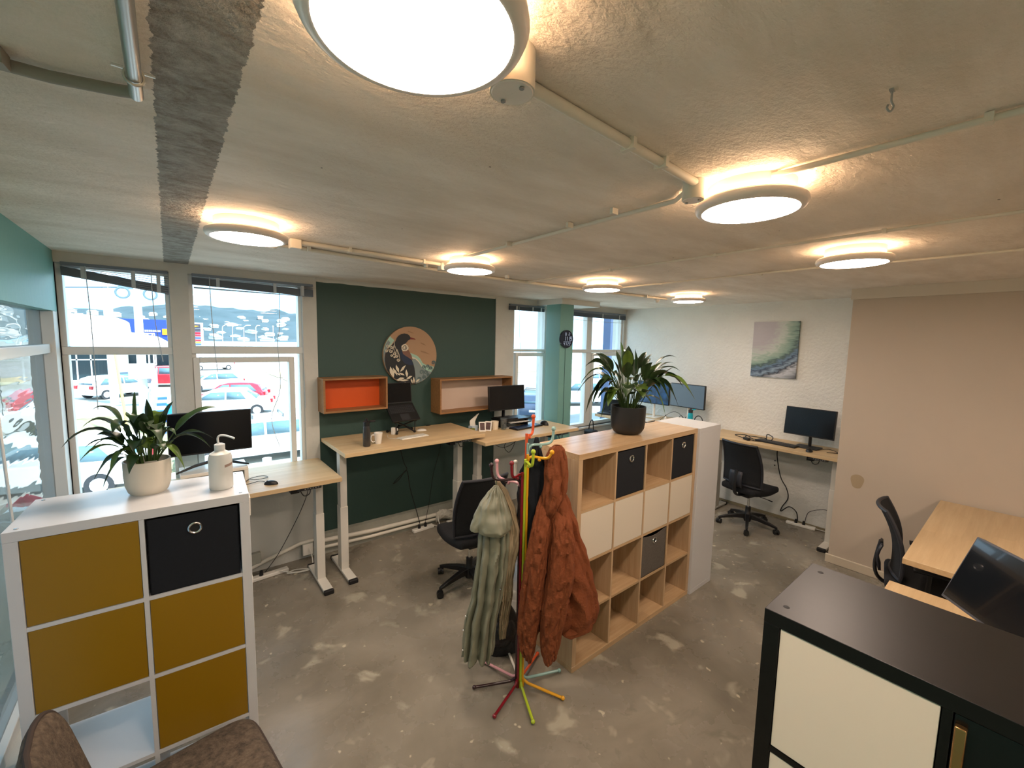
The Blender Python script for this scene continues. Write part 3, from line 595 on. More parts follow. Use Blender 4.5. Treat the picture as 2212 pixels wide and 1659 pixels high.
    def leaf(x0, y0, x1, y1, w_):
        d = Vector((x1-x0, y1-y0)); n = Vector((-d.y, d.x)).normalized()*w_
        pg(6, px([(x0+d.x*t_+n.x*s_*k, y0+d.y*t_+n.y*s_*k) for t_, s_, k in ((0, 1, 0), (.2, 1, .6), (.45, 1, 1), (.7, 1, .5), (1, 1, 0), (.75, -1, .7), (.5, -1, .9), (.25, -1, .45))]))
    for q in ((440, 1260, 370, 1040, 40), (470, 1230, 630, 1060, 36), (400, 1330, 285, 1110, 34), (300, 1390, 225, 1085, 60), (655, 1390, 640, 1170, 38), (640, 1420, 800, 1355, 34), (590, 1400, 360, 1450, 44), (700, 1460, 450, 1460, 28), (660, 1530, 530, 1530, 24), (840, 1560, 840, 1370, 30), (800, 1560, 760, 1410, 24), (880, 1520, 1010, 1440, 28), (590, 1330, 440, 1250, 28), (480, 1330, 380, 1250, 24)): leaf(*q)
    t = thing('round_painting', 'round painting of a dark bird on a tan disc, hung on the dark green wall', 'painting', (2.075, W+.012, 1.987)); b.build('canvas', ms, t, recalc=False, ang=30); return t
painting()
# wave canvas on the far wall
def wave():
    m = bpy.data.materials.new('wave_painting'); m.use_nodes = True; t = m.node_tree; bs = t.nodes['Principled BSDF']; L = t.links.new
    tx = t.nodes.new('ShaderNodeTexCoord'); se = t.nodes.new('ShaderNodeSeparateXYZ'); L(tx.outputs['Object'], se.inputs[0])
    def mth(op, a, b_=None):
        k = t.nodes.new('ShaderNodeMath'); k.operation = op
        for i, v in enumerate((a, b_)):
            if v is None: continue
            if isinstance(v, (int, float)): k.inputs[i].default_value = v
            else: L(v, k.inputs[i])
        return k.outputs[0]
    # u to the right (= -y), v up. distance from a swirl centre at u=.12,v=.40
    u = mth('MULTIPLY', se.outputs[1], -1.0); v = se.outputs[2]
    du = mth('SUBTRACT', u, .05); dv = mth('SUBTRACT', v, .62)
    rr = mth('SQRT', mth('ADD', mth('MULTIPLY', du, du), mth('MULTIPLY', mth('MULTIPLY', dv, dv), .8)))
    mp = t.nodes.new('ShaderNodeMapping'); mp.inputs['Rotation'].default_value = (R(-35), 0, 0); mp.inputs['Scale'].default_value = (1, 3, 10); L(tx.outputs['Object'], mp.inputs[0])
    z = t.nodes.new('ShaderNodeTexNoise'); z.inputs['Scale'].default_value = 2.4; z.inputs['Detail'].default_value = 7; z.inputs['Distortion'].default_value = 1.2; L(mp.outputs[0], z.inputs[0])
    low = mth('MAXIMUM', 0, mth('ADD', mth('SUBTRACT', .20, v), mth('MULTIPLY', u, .35)))
    val = mth('ADD', mth('ADD', rr, mth('MULTIPLY', low, .75)), mth('MULTIPLY', mth('SUBTRACT', z.outputs[0], .5), .24))
    rp = t.nodes.new('ShaderNodeValToRGB'); el = rp.color_ramp.elements
    stops = [(0, 'c2bcc0'), (.20, 'b9b3b8'), (.30, 'c4cbc2'), (.36, 'a3b8a8'), (.44, '7f9c8e'), (.50, '4d625f'), (.56, '6b87a0'), (.60, '39485c'), (.66, '8fa5ba'), (.72, '2c3340'), (.80, 'c9ccd2'), (1, '23262c')]
    el[0].position = 0; el[0].color = (*lin(stops[0][1]), 1); el[1].position = 1; el[1].color = (*lin(stops[-1][1]), 1)
    for p_, c in stops[1:-1]: e = el.new(p_); e.color = (*lin(c), 1)
    L(val, rp.inputs[0]); L(rp.outputs[0], bs.inputs['Base Color']); bs.inputs['Roughness'].default_value = .5
    t = thing('wave_painting', 'rectangular canvas of a breaking green wave on the white far wall', 'painting', (5.96, 2.345, 1.778))
    M().box(-.03, 0, -.515, 0, 0, .702).build('canvas', m, t); return t
wave()

# ------------------------------------------------------------------ monitors etc
def monitor(loc, rz, w_, h, zb, label, tilt=0., stand='block', scr=SCREEN, desk_z=0., bezel=BLACK, neck=.0):
    """local: screen faces -Y, loc z = desk surface, zb = bottom of the panel above it"""
    t = thing('monitor', label, 'monitor', loc, rz); c, s_ = math.cos(tilt), math.sin(tilt)
    T = lambda x, y, z: (x, y*c+z*s_, zb+z*c-y*s_)
    b = M(); k = .008
    def bx(x0, x1, y0, y1, z0, z1):
        b.add([T(*q) for q in [(x0, y0, z0), (x1, y0, z0), (x1, y1, z0), (x0, y1, z0), (x0, y0, z1), (x1, y0, z1), (x1, y1, z1), (x0, y1, z1)]], [(3, 2, 1, 0), (4, 5, 6, 7), (0, 1, 5, 4), (1, 2, 6, 5), (2, 3, 7, 6), (3, 0, 4, 7)])
    bx(-w_/2, w_/2, 0, .035, 0, h); b.build('casing', bezel, t, bevel=.003)
    b = M(); bx(-w_/2+k, w_/2-k, -.0015, .002, k*1.6, h-k); b.build('screen', scr, t)
    if stand == 'block':
        b = M(); yb = .06+s_*h*.45+.02; b.tube([(0, yb, .01), (0, yb, zb+h*.25), T(0, .03, h*.45)], [.03, .028, .024], 12, flat=.5); b.build('neck', BLACK, t); M().box(-.12, .12, -.06, .13, 0, .013).build('base', BLACK, t, bevel=.004)
    elif stand == 'white':
        b = M(); b.tube([(0, .06, .01), (0, .06, zb+h*.4)], .018, 14); b.build('neck', MUG, t); M().box(-.1, .1, -.04, .14, 0, .012).build('base', MUG, t, bevel=.004)
    elif stand == 'vee':
        b = M(); b.cyl((0, .07, .02), (0, .05, zb+h*.4), .02, n=14); b.build('neck', BLACK, t)
        for sx in (-1, 1): M().tube([(0, .06, .035), (sx*.12, -.02, .03), (sx*.235, -.09, .006)], [.014, .012, .007], 8).build('stand_foot', BLACK, t)
    return t
monitor((.235, 4.10, 1.11), 0, .55, .335, .115, 'large black monitor in the left window behind the small potted plant', stand='vee')
rs = thing('monitor_riser', 'white riser box with a dark slot under the left window monitor', 'riser', (.22, 4.08, .992))
b = M(); b.box(-.2, .24, -.12, .14, .09, .118); b.box(-.2, -.17, -.12, .14, 0, .09); b.box(.21, .24, -.12, .14, 0, .09); b.box(-.2, .24, .12, .14, 0, .09); b.build('shell', MUG, rs, bevel=.004)
M().box(-.03, .2, -.1, .1, .0, .03).build('tray', DARKG, rs, bevel=.004)
monitor((3.215, 4.04, 1.215), R(-2), .535, .30, .11, 'black monitor with tilted screen on the desk left of the teal column', tilt=R(4))
mr = thing('monitor_stand', 'black stand of stacked trays under the monitor left of the teal column', 'stand', (3.30, 4.08, 1.115))
b = M(); b.box(-.22, .22, -.11, .12, .085, .1); b.box(-.2, -.18, -.1, .12, 0, .085); b.box(.18, .2, -.1, .12, 0, .085); b.build('frame', BLACK, mr, bevel=.003)
M().box(-.17, .23, -.13, .1, .045, .055).build('tray', BLACK, mr, bevel=.003); M().box(-.1, .2, -.125, .08, .056, .062).build('papers', MUG, mr)
monitor((5.66, 1.575, 1.012), R(-90-3), .50, .325, .135, 'black monitor on the desk below the wave painting', tilt=R(6))
BLUE = mat('screen_blue_grey', '3a4650', .25, emis=.14, ecol='5a6872')
def wallp():
    m = mat('screen_wallpaper', '141c24', .22, emis=.35, n=(9, .9), col2='2e5f9a'); return m
monitor((5.66, 3.055, 1.06), R(-90-4), .53, .335, .22, 'grey-blue lit monitor on the corner desk beside the white far wall', stand='white', scr=BLUE)
monitor((5.66, 3.60, 1.06), R(-90+2), .53, .335, .21, 'dark wallpaper monitor on the corner desk behind the big plant', stand='white', scr=wallp())
m_ = monitor((3.0-.19+.03, .0, .74), R(219.8), .60, .345, .19, 'large near monitor turned away at the right edge behind the black cabinet', tilt=R(20.3), scr=mat('glossy_screen', '12161a', .12, coat=.4), bezel=mat('grey_bezel', '4a4d55', .4))
m_.location = (2.755, .005, .74)

# laptop on folding stand
def laptop(loc, rz, w_, d_, label, tilt_base, tilt_scr, lift=0.):
    t = thing('laptop', label, 'laptop', loc, rz); cb, sb = math.cos(tilt_base), math.sin(tilt_base)
    B = lambda x, y, z: (x, y*cb-z*sb, lift+y*sb+z*cb)
    def bx(b, f, *q):
        x0, x1, y0, y1, z0, z1 = q; b.add([f(*p_) for p_ in [(x0, y0, z0), (x1, y0, z0), (x1, y1, z0), (x0, y1, z0), (x0, y0, z1), (x1, y0, z1), (x1, y1, z1), (x0, y1, z1)]], [(3, 2, 1, 0), (4, 5, 6, 7), (0, 1, 5, 4), (1, 2, 6, 5), (2, 3, 7, 6), (3, 0, 4, 7)])
    b = M(); bx(b, B, -w_/2, w_/2, 0, d_, 0, .014); b.build('base', BLACK, t, bevel=.002)
    b = M()
    for j in range(5):
        for i in range(13): bx(b, B, -w_/2+.02+i*(w_-.04)/13, -w_/2+.02+(i+.85)*(w_-.04)/13, d_*(.45+.09*j), d_*(.52+.09*j), .014, .0155)
    b.build('keys', DARKG, t)
    b = M(); bx(b, B, -.05, .05, .012, d_*.38, .014, .0147); b.build('trackpad', DARKG, t)
    y0, z0 = d_*cb, lift+d_*sb+.014*cb; cs, ss = math.cos(tilt_scr), math.sin(tilt_scr)
    S = lambda x, y, z: (x, y0+y*cs+z*ss, z0+z*cs-y*ss)
    b = M(); bx(b, S, -w_/2, w_/2, 0, .007, 0, d_*.93); b.build('lid', BLACK, t, bevel=.002)
    b = M(); bx(b, S, -w_/2+.008, w_/2-.008, -.001, .001, .014, d_*.9); b.build('screen', SCREEN, t); return t
laptop((1.895, 4.07, 1.18), R(2), .315, .24, 'open black laptop raised on a folding stand in front of the green wall', R(40), R(6), lift=.135)
st = thing('laptop_stand', 'black folding scissor stand under the raised laptop', 'laptop stand', (1.895, 4.12, 1.18))
for sx in (-1, 1):
    b = M(); b.tube([(sx*.10, -.03, .012), (sx*.02, .10, .07)], .008, 8); b.tube([(sx*.14, .12, .012), (-sx*.10, -.02, .13)], .008, 8); b.tube([(sx*.10, -.03, .012), (sx*.11, -.02, .135)], .006, 8); b.build('strut', BLACK, st)
    M().ball((sx*.10, -.03, .014), .014, 12).build('rubber_foot', RUB, st); M().ball((sx*.14, .12, .014), .014, 12).build('rubber_foot', RUB, st)
    M().tube([(sx*.12, -.03, .125), (sx*.12, .11, .245)], .008, 8).build('support_arm', BLACK, st)
laptop((5.22, 4.12, 1.06), R(-75), .30, .21, 'half hidden dark laptop at the window end of the corner desk', R(2), R(10), lift=.01)

def keyboard(loc, rz, w_, d_, label, m, mk, h=.016):
    t = thing('keyboard', label, 'keyboard', loc, rz); M().box(-w_/2, w_/2, -d_/2, d_/2, 0, h).build('body', m, t, bevel=.004)
    b = M(); nx, ny = (17 if w_ > .36 else 14), 5
    for j in range(ny):
        for i in range(nx): b.box(-w_/2+.008+i*(w_-.016)/nx, -w_/2+.008+(i+.86)*(w_-.016)/nx, -d_/2+.01+j*(d_-.02)/ny, -d_/2+.01+(j+.84)*(d_-.02)/ny, h, h+.003)
    b.build('keys', mk, t); return t
def mouse(loc, rz, label, m, s_=1., flat=1.):
    t = thing('computer_mouse', label, 'mouse', loc, rz)
    M().grid(lambda u, v: (.03*s_*math.cos(2*PI*u)*math.sin(PI/2*min(1, v*1.02)) if v > 0 else 0, .055*s_*math.sin(2*PI*u)*math.sin(PI/2*min(1, v*1.02)), .034*s_*flat*math.cos(PI/2*v)), 20, 8, closeu=True).build('shell', m, t)
    M().cyl((-.004, .03*s_, .026*s_*flat), (.004, .03*s_, .026*s_*flat), .006, n=12).build('wheel', DARKG, t); return t
keyboard((1.885, 3.90, 1.18), R(6), .31, .11, 'slim white keyboard in front of the raised laptop', MUG, mat('white_keys', 'd9d6cc', .5), .010)
mouse((2.10, 4.14, 1.18), R(70), 'flat white mouse on the tall desk right of the laptop stand', MUG, 1, .6)
keyboard((3.385, 3.88, 1.115), R(7), .46, .15, 'black keyboard with bluish glare on the desk left of the teal column', BLACK, mat('glary_keys', '20304c', .22), .018)
mouse((3.68, 3.87, 1.115), R(10), 'upright black mouse beside the glaring keyboard', BLACK, 1.15, 1.5)
keyboard((5.60, 1.86, 1.012), R(-90-6), .44, .14, 'black keyboard lying on the desk below the wave painting', BLACK, DARKG, .018)
mouse((5.50, 1.50, 1.012), R(-80), 'black mouse next to the monitor base on the far wall desk', BLACK, 1.1)
mouse((.585, 3.75, .992), R(60), 'black mouse with curled cable on the left window desk', BLACK, .95)
cable('mouse_cable', [(.56, 3.79, 1.0), (.52, 3.86, 1.0), (.42, 3.83, 1.0), (.46, 3.95, 1.005), (.56, 4.0, 1.0), (.59, 3.93, 1.0), (.50, 3.90, 1.005), (.44, 3.98, 1.0), (.40, 3.86, 1.0), (.33, 3.80, 1.0)], 'thin black mouse cable curled on the left window desk', .0025)
t = thing('usb_hub', 'black hub lying beside the white cabinet top on the left window desk', 'hub', (.30, 3.80, .992), R(75)); M().box(-.06, .06, -.03, .03, 0, .025).build('body', BLACK, t, bevel=.005); M().tube(smooth([(.06, 0, .015), (.1, .02, .03), (.11, -.03, .02), (.06, -.04, .01)]), .004, 6).build('cable_loop', CABLEB, t)
tag(M().box(.40, .43, 4.16, 4.185, .992, 1.002).build('usb_dongle', STEEL, bevel=.002), 'tiny grey dongle near the back edge of the left window desk', 'dongle')

def mug(loc, rz, label, r=.042, h=.092, m=MUG, taper=1.):
    t = thing('mug', label, 'mug', loc, rz)
    M().lathe([(.001, 0), (r*.8*taper, 0), (r*.86*taper, .006), (r, h), (r-.003, h), (r*.84*taper-.002, .01), (.001, .008)], n=32).build('body', m, t)
    M().tube(smooth([(-r*.93, 0, h*.8), (-r-.02, 0, h*.82), (-r-.032, 0, h*.5), (-r-.018, 0, h*.22), (-r*.86, 0, h*.22)]), .0055, 8).build('handle', m, t); return t
mug((1.50, 3.84, 1.18), R(0), 'slim white mug beside the dark bottle on the tall desk', .04, .105, MUG, .8)
mug((2.99, 4.0, 1.115), R(-5), 'round cream mug beside the drinking glass', .047, .10, mat('cream_ceramic', 'e9dcc4', .3))
t = thing('drinking_glass', 'clear drinking glass beside the cream mug', 'glass', (3.07, 3.93, 1.115)); M().lathe([(.001, 0), (.032, 0), (.041, .14), (.039, .14), (.031, .008), (.001, .008)], n=32).build('tumbler', CLEARG, t); M().lathe([(.001, .010), (.030, .010), (.033, .05), (.001, .05)], n=28).build('water', glass_mat('water', (.8, .86, .88), .02), t)
def bottle(loc, label, body, cap, r=.036, h=.20, flip=0., m=None):
    t = thing('water_bottle', label, 'bottle', loc, R(-20)); M().lathe([(.001, 0), (r*.92, 0), (r, .01), (r, h-.03), (r*.8, h), (.001, h)], n=28).build('body', body, t)
    M().lathe([(.001, h), (r*.86, h), (r*.86, h+.035), (r*.5, h+.045), (.001, h+.045)], n=24).build('lid', cap, t)
    M().tube([(0, 0, h+.045), (0, 0, h+.065)], .010, 10).build('spout', cap, t)
    M().obox((r+.018, 0, h+.04), (1, 0, .1), (0, 1, 0), (-.1, 0, 1), .026, .012, .008).build('cap_flap', cap if not flip else body, t, bevel=.004); return t
bottle((1.375, 3.80, 1.18), 'smoky dark grey water bottle at the left end of the tall desk', mat('smoky_plastic', '3a3836', .15, alpha=.9), BLACK, .034, .19)
tag(M().cyl((1.35, 3.773, 1.215), (1.352, 3.770, 1.222), .008, n=12).build('bottle_sticker', MUG), 'small white sticker on the smoky bottle', 'sticker')
st_ = bpy.data.objects['bottle_sticker']; bpy.data.objects.remove(st_)
bottle((5.42, 2.86, 1.06), 'turquoise water bottle in front of the grey-blue monitor', mat('turquoise_plastic', '11a3b8', .3), DARKG, .034, .20, 1)
t = thing('wash_bottle', 'translucent white wash bottle with a bent spout on the white cabinet', 'bottle', (.162, 2.345, 1.456))
TR = mat('milky_plastic', 'd6d8d2', .4, alpha=.93)
M().lathe([(.001, 0), (.043, 0), (.047, .006), (.047, .145), (.042, .165), (.022, .178), (.018, .180), (.018, .186), (.001, .186)], n=36).build('body', TR, t)
M().lathe([(.001, .182), (.021, .182), (.021, .207), (.012, .212), (.001, .212)], n=28).build('cap', mat('white_cap', 'd3d6d4', .4), t)
M().tube(smooth([(-.004, 0, .21), (-.006, 0, .235), (.002, -.002, .248), (.025, -.012, .247), (.055, -.035, .235)]), [.006]*20+[.005]*4+[.003] if False else .0045, 10).build('spout', mat('white_cap', 'd3d6d4', .4), t)
b = M(); b.grid(lambda u, v: (.0475*math.cos(R(-75+50*u)), .0475*math.sin(R(-75+50*u)), .105+.012*v+.006*u), 12, 2); b.build('paper_label', mat('brown_label', '9a8478', .7), t)['label'] = 'torn brown label strip'
# desk clutter by the column
t = thing('tissue_pack', 'crumpled white tissue in a small box behind the tall desk', 'tissue box', (2.735, 4.08, 1.115), R(15)); M().box(-.05, .05, -.03, .03, 0, .06).build('box', mat('pale_blue_card', 'b8c8d6', .6), t)
M().grid(lambda u, v: (-.05+.10*u*(1-.3*v)+.07*v*v, .02*math.sin(7*u+3*v), .05+.13*v+.015*math.sin(9*u+5*v)), 12, 12).build('tissue', mat('tissue_paper', 'ddd8cc', .8), t, solid=.001)
for k, (dx, rz, lb) in enumerate(((0, -25, 'leaning white framed photo left of the cream mug'), (.075, -50, 'second framed photo leaning beside the cream mug'))):
    t = thing('photo_frame', lb, 'photo frame', (2.80+dx*.9, 3.98-dx*.1, 1.115), R(rz)); q = Matrix.Rotation(R(-22), 3, 'X')
    def ob(x0, x1, y0, y1, z0, z1): 
        return [q @ Vector(p_) for p_ in [(x0, y0, z0), (x1, y0, z0), (x1, y1, z0), (x0, y1, z0), (x0, y0, z1), (x1, y0, z1), (x1, y1, z1), (x0, y1, z1)]]
    F6 = [(3, 2, 1, 0), (4, 5, 6, 7), (0, 1, 5, 4), (1, 2, 6, 5), (2, 3, 7, 6), (3, 0, 4, 7)]
    M().add(ob(-.04, .04, 0, .008, .0, .115), F6).build('frame', MUG, t); M().add(ob(-.027, .027, -.001, .001, .015, .10), F6).build('photo', mat('brown_photo', '5c3a34', .4, n=(60, .6)), t)
tag(M().box(2.66, 2.71, 4.0, 4.05, 1.115, 1.16).build('green_pot', mat('olive_tin', '6d7430', .5), bevel=.005), 'small olive tin beside the tissue box', 'tin')
t = thing('notepaper', 'loose sheets of paper with a pen beside the glaring keyboard', 'paper', (3.22, 4.0, 1.116), R(8)); M().box(-.09, .12, -.06, .07, 0, .002).build('sheet', mat('paper', 'd8d2c6', .7), t); M().tube([(-.04, -.02, .006), (.02, .04, .006)], .004, 8).build('pen', mat('brown_pen', '5a4638', .4), t)
tag(M().box(2.26, 2.31, 4.33, 4.345, 1.18, 1.187).build('pen', BLACK), 'short black pen at the back edge of the tall desk', 'pen')
t = thing('usb_charger', 'small white charger between the laptop stand feet', 'charger', (1.77, 4.12, 1.18), R(30)); M().box(-.015, .015, -.02, .02, 0, .075).build('body', MUG, t, bevel=.004); M().box(.03, .055, -.02, .02, 0, .06).build('plug', MUG, t, bevel=.004)
cable('laptop_cable', [(1.70, 4.1, 1.19), (1.66, 3.98, 1.185), (1.72, 3.9, 1.185), (1.80, 3.93, 1.185), (1.86, 4.0, 1.185)], 'thin clear cable looped under the laptop stand', .002, CABLEW)
# far wall desk clutter
cable('cable_tangle', [(5.55, 2.2, 1.02), (5.62, 2.35, 1.03), (5.70, 2.25, 1.035), (5.6, 2.12, 1.02), (5.72, 2.02, 1.03), (5.62, 2.22, 1.04), (5.52, 2.10, 1.02), (5.58, 1.98, 1.02), (5.68, 2.0, 1.09), (5.70, 1.94, 1.06), (5.62, 1.94, 1.02)], 'tangled black cable left of the keyboard on the far wall desk', .005)
tag(M().obox((5.50, 2.16, 1.03), (1, -.5, 0), (.5, 1, 0), (0, 0, 1), .022, .04, .016).build('power_adapter', BLACK, bevel=.005), 'black power adapter near the front edge of the far wall desk', 'adapter')
cable('cable_tangle', [(5.60, 1.45, 1.02), (5.72, 1.38, 1.03), (5.66, 1.28, 1.02), (5.58, 1.36, 1.02), (5.68, 1.22, 1.02), (5.82, 1.19, 1.02)], 'thin black cables right of the monitor base on the far wall desk', .003)
# corner desk clutter
t = thing('paper_pile', 'pile of white papers and a folder on the corner desk', 'papers', (5.30, 3.52, 1.06), R(-85)); M().box(-.15, .15, -.11, .1, 0, .012).build('folder', DARKG, t); M().box(-.14, .15, -.11, .09, .012, .03).build('sheets', MUG, t, bevel=.002)
t = thing('small_white_bottle', 'small white bottle behind the papers on the corner desk', 'bottle', (5.55, 3.30, 1.06)); M().lathe([(.001, 0), (.018, 0), (.018, .05), (.008, .062), (.008, .08), (.001, .08)], n=18).build('body', MUG, t); M().lathe([(.001, .08), (.010, .08), (.008, .095), (.001, .095)], n=14).build('cap', DARKG, t)
cable('monitor_cable', [(5.5, 3.36, 1.07), (5.6, 3.30, 1.16), (5.66, 3.22, 1.20), (5.68, 3.12, 1.15), (5.68, 3.05, 1.075)], 'thin black cable arching over the corner desk', .003)
for i, (y, lb) in enumerate(((3.18, 'black plug and looped cord left of the turquoise bottle, nearer the papers'), (3.09, 'black plug and looped cord right next to the turquoise bottle'))):
    t = thing('power_plug', lb, 'plug', (5.72, y, 1.06)); M().box(-.02, .02, -.015, .015, 0, .03).build('body', BLACK, t, bevel=.004); M().tube(smooth([(0, 0, .03), (0, .0, .07), (0, -.03, .085), (0, -.05, .05), (0, -.05, .01)]), .004, 6).build('cord', CABLEB, t)
t = thing('headset', 'black headset leaning on the corner desk by the far wall', 'headset', (5.50, 2.785, 1.06), R(10))
M().tube([(.0, .055*math.cos(a), .075+.085*math.sin(a)) for a in [R(-30+240*i/16) for i in range(17)]], .006, 8).build('headband', BLACK, t)
for s_ in (-1, 1): M().cyl((-.012, s_*.055, .03), (.012, s_*.05, .03), .026, n=18).build('ear_cup', BLACK, t)
t = thing('backpack', 'black bag hanging beside the window end of the corner desk', 'bag', (4.98, 4.18, .85)); M().tube(smooth([(0, .06, 0), (0, .04, .1), (0, 0, .15), (0, -.02, .1), (0, -.03, 0)]), .008, 8).build('strap', BLACK, t); M().box(-.08, .06, -.09, .1, -.4, 0).build('body', BLACKM, t, bevel=.03)

# hanging cables
cable('power_cable', [(1.90, 4.3, 1.14), (1.93, 4.3, .95), (1.97, 4.3, .80), (2.0, 4.3, .72), (1.90, 4.28, .66), (1.83, 4.27, .6), (1.90, 4.28, .63), (2.0, 4.3, .71), (2.04, 4.3, .5), (2.10, 4.28, .25), (2.14, 4.26, .07)], 'looped black power cable hanging in front of the green wall', .004)
cable('power_cable', [(2.45, 4.3, 1.14), (2.42, 4.3, .9), (2.33, 4.3, .6), (2.27, 4.28, .3), (2.20, 4.25, .07)], 'straight thin black cable hanging in front of the green wall', .003)
cable('power_cable', [(.86, 3.75, .90), (.90, 4.1, .66), (.84, 4.2, .45), (.70, 4.2, .2), (.58, 4.18, .06)], 'black cable hanging from the left window desk to its power board', .003)
for pts, lb in (([(2.95, 3.95, 1.07), (2.98, 4.0, .95), (3.15, 4.05, .86), (3.3, 4.05, .88), (3.42, 4.0, .98), (3.45, 3.95, 1.07)], 'lowest black cable loop under the desk left of the teal column'),
                ([(3.12, 3.9, 1.07), (3.16, 3.95, .98), (3.14, 4.0, .88), (3.22, 4.0, .80), (3.30, 4.0, .90), (3.28, 4.0, .99), (3.38, 3.95, 1.04)], 'knotted black cable under the desk left of the teal column'),
                ([(3.4, 3.9, 1.07), (3.46, 3.95, .9), (3.5, 4.0, .7)], 'short black cable hanging right of the other loops')): cable('power_cable', pts, lb, .0035)
cable('power_cable', [(5.86, 1.93, .96), (5.86, 1.93, .8), (5.88, 1.88, .55), (5.87, 1.80, .42), (5.88, 1.78, .3), (5.86, 1.83, .18), (5.87, 1.84, .12), (5.88, 1.76, .2), (5.88, 1.68, .16), (5.87, 1.655, .06)], 'wavy black cable hanging under the far wall desk', .006)
cable('power_cable', [(5.87, 1.58, .07), (5.88, 1.55, .2), (5.9, 1.42, .27), (5.9, 1.32, .28), (5.9, 1.28, .40), (5.9, 1.22, .46), (5.92, 1.17, .5)], 'thin black cable rising right of the far wall power board', .0035)
b = M(); b.ball((5.95, 1.98, .72), .008); b.ball((5.95, 1.98, .66), .008); tag(b.build('wall_plug_holes', DARKG), 'two tiny dark wall plugs under the far wall desk', 'wall plug')
# clock on the column
t = thing('wall_clock', 'round black digital clock on the teal column', 'clock', (4.057, 3.91, 2.212))
b = M(); Rr = .117; b.prism([(Rr*math.cos(2*PI*i/48), Rr*math.sin(2*PI*i/48)) for i in range(48)], lambda u, v, d: (u, d, v), 0, -.03); b.build('body', mat('clock_face', '1c2334', .25), t, bevel=.003)
def seg7(b, ch_, x, z, w_, h, y, th=.0022):
    S = {'0': 'abcdef', '1': 'bc', '2': 'abged', '4': 'fgbc', '5': 'afgcd', '7': 'abc', '8': 'abcdefg', '9': 'abcdfg', '3': 'abgcd', '6': 'afgedc'}[ch_]
    P_ = {'a': ((0, h), (w_, h)), 'b': ((w_, h), (w_, h/2)), 'c': ((w_, h/2), (w_, 0)), 'd': ((0, 0), (w_, 0)), 'e': ((0, 0), (0, h/2)), 'f': ((0, h/2), (0, h)), 'g': ((0, h/2), (w_, h/2))}
    for s_ in S:
        (ax, az), (bx_, bz) = P_[s_]; b.box(x+min(ax, bx_)-th/2, x+max(ax, bx_)+th/2, y-.001, y, z+min(az, bz)-th/2, z+max(az, bz)+th/2)
b = M(); y_ = -.0305
seg7(b, '8', -.035, .045, .018, .036, y_); seg7(b, '2', .03, .045, .018, .036, y_)
seg7(b, '1', -.045, -.02, .02, .05, y_, .0035); seg7(b, '1', -.015, -.02, .02, .05, y_, .0035); seg7(b, '1', .028, -.02, .02, .05, y_, .0035); seg7(b, '9', .062, -.02, .02, .05, y_, .0035)
for i, c_ in enumerate('4722'): seg7(b, c_, -.06+.032*i+(.008 if i > 1 else 0), -.08, .016, .034, y_)
b.box(-.065, .07, y_-.001, y_, -.034, -.032); b.build('digits', emat('clock_digits', (.7, .8, 1), .16), t)
M().tube([(0, -.004, -.117), (.0, -.004, -1.2)], .003, 6).build('power_lead', mat('teal_lead', '3c5c58', .6), t)

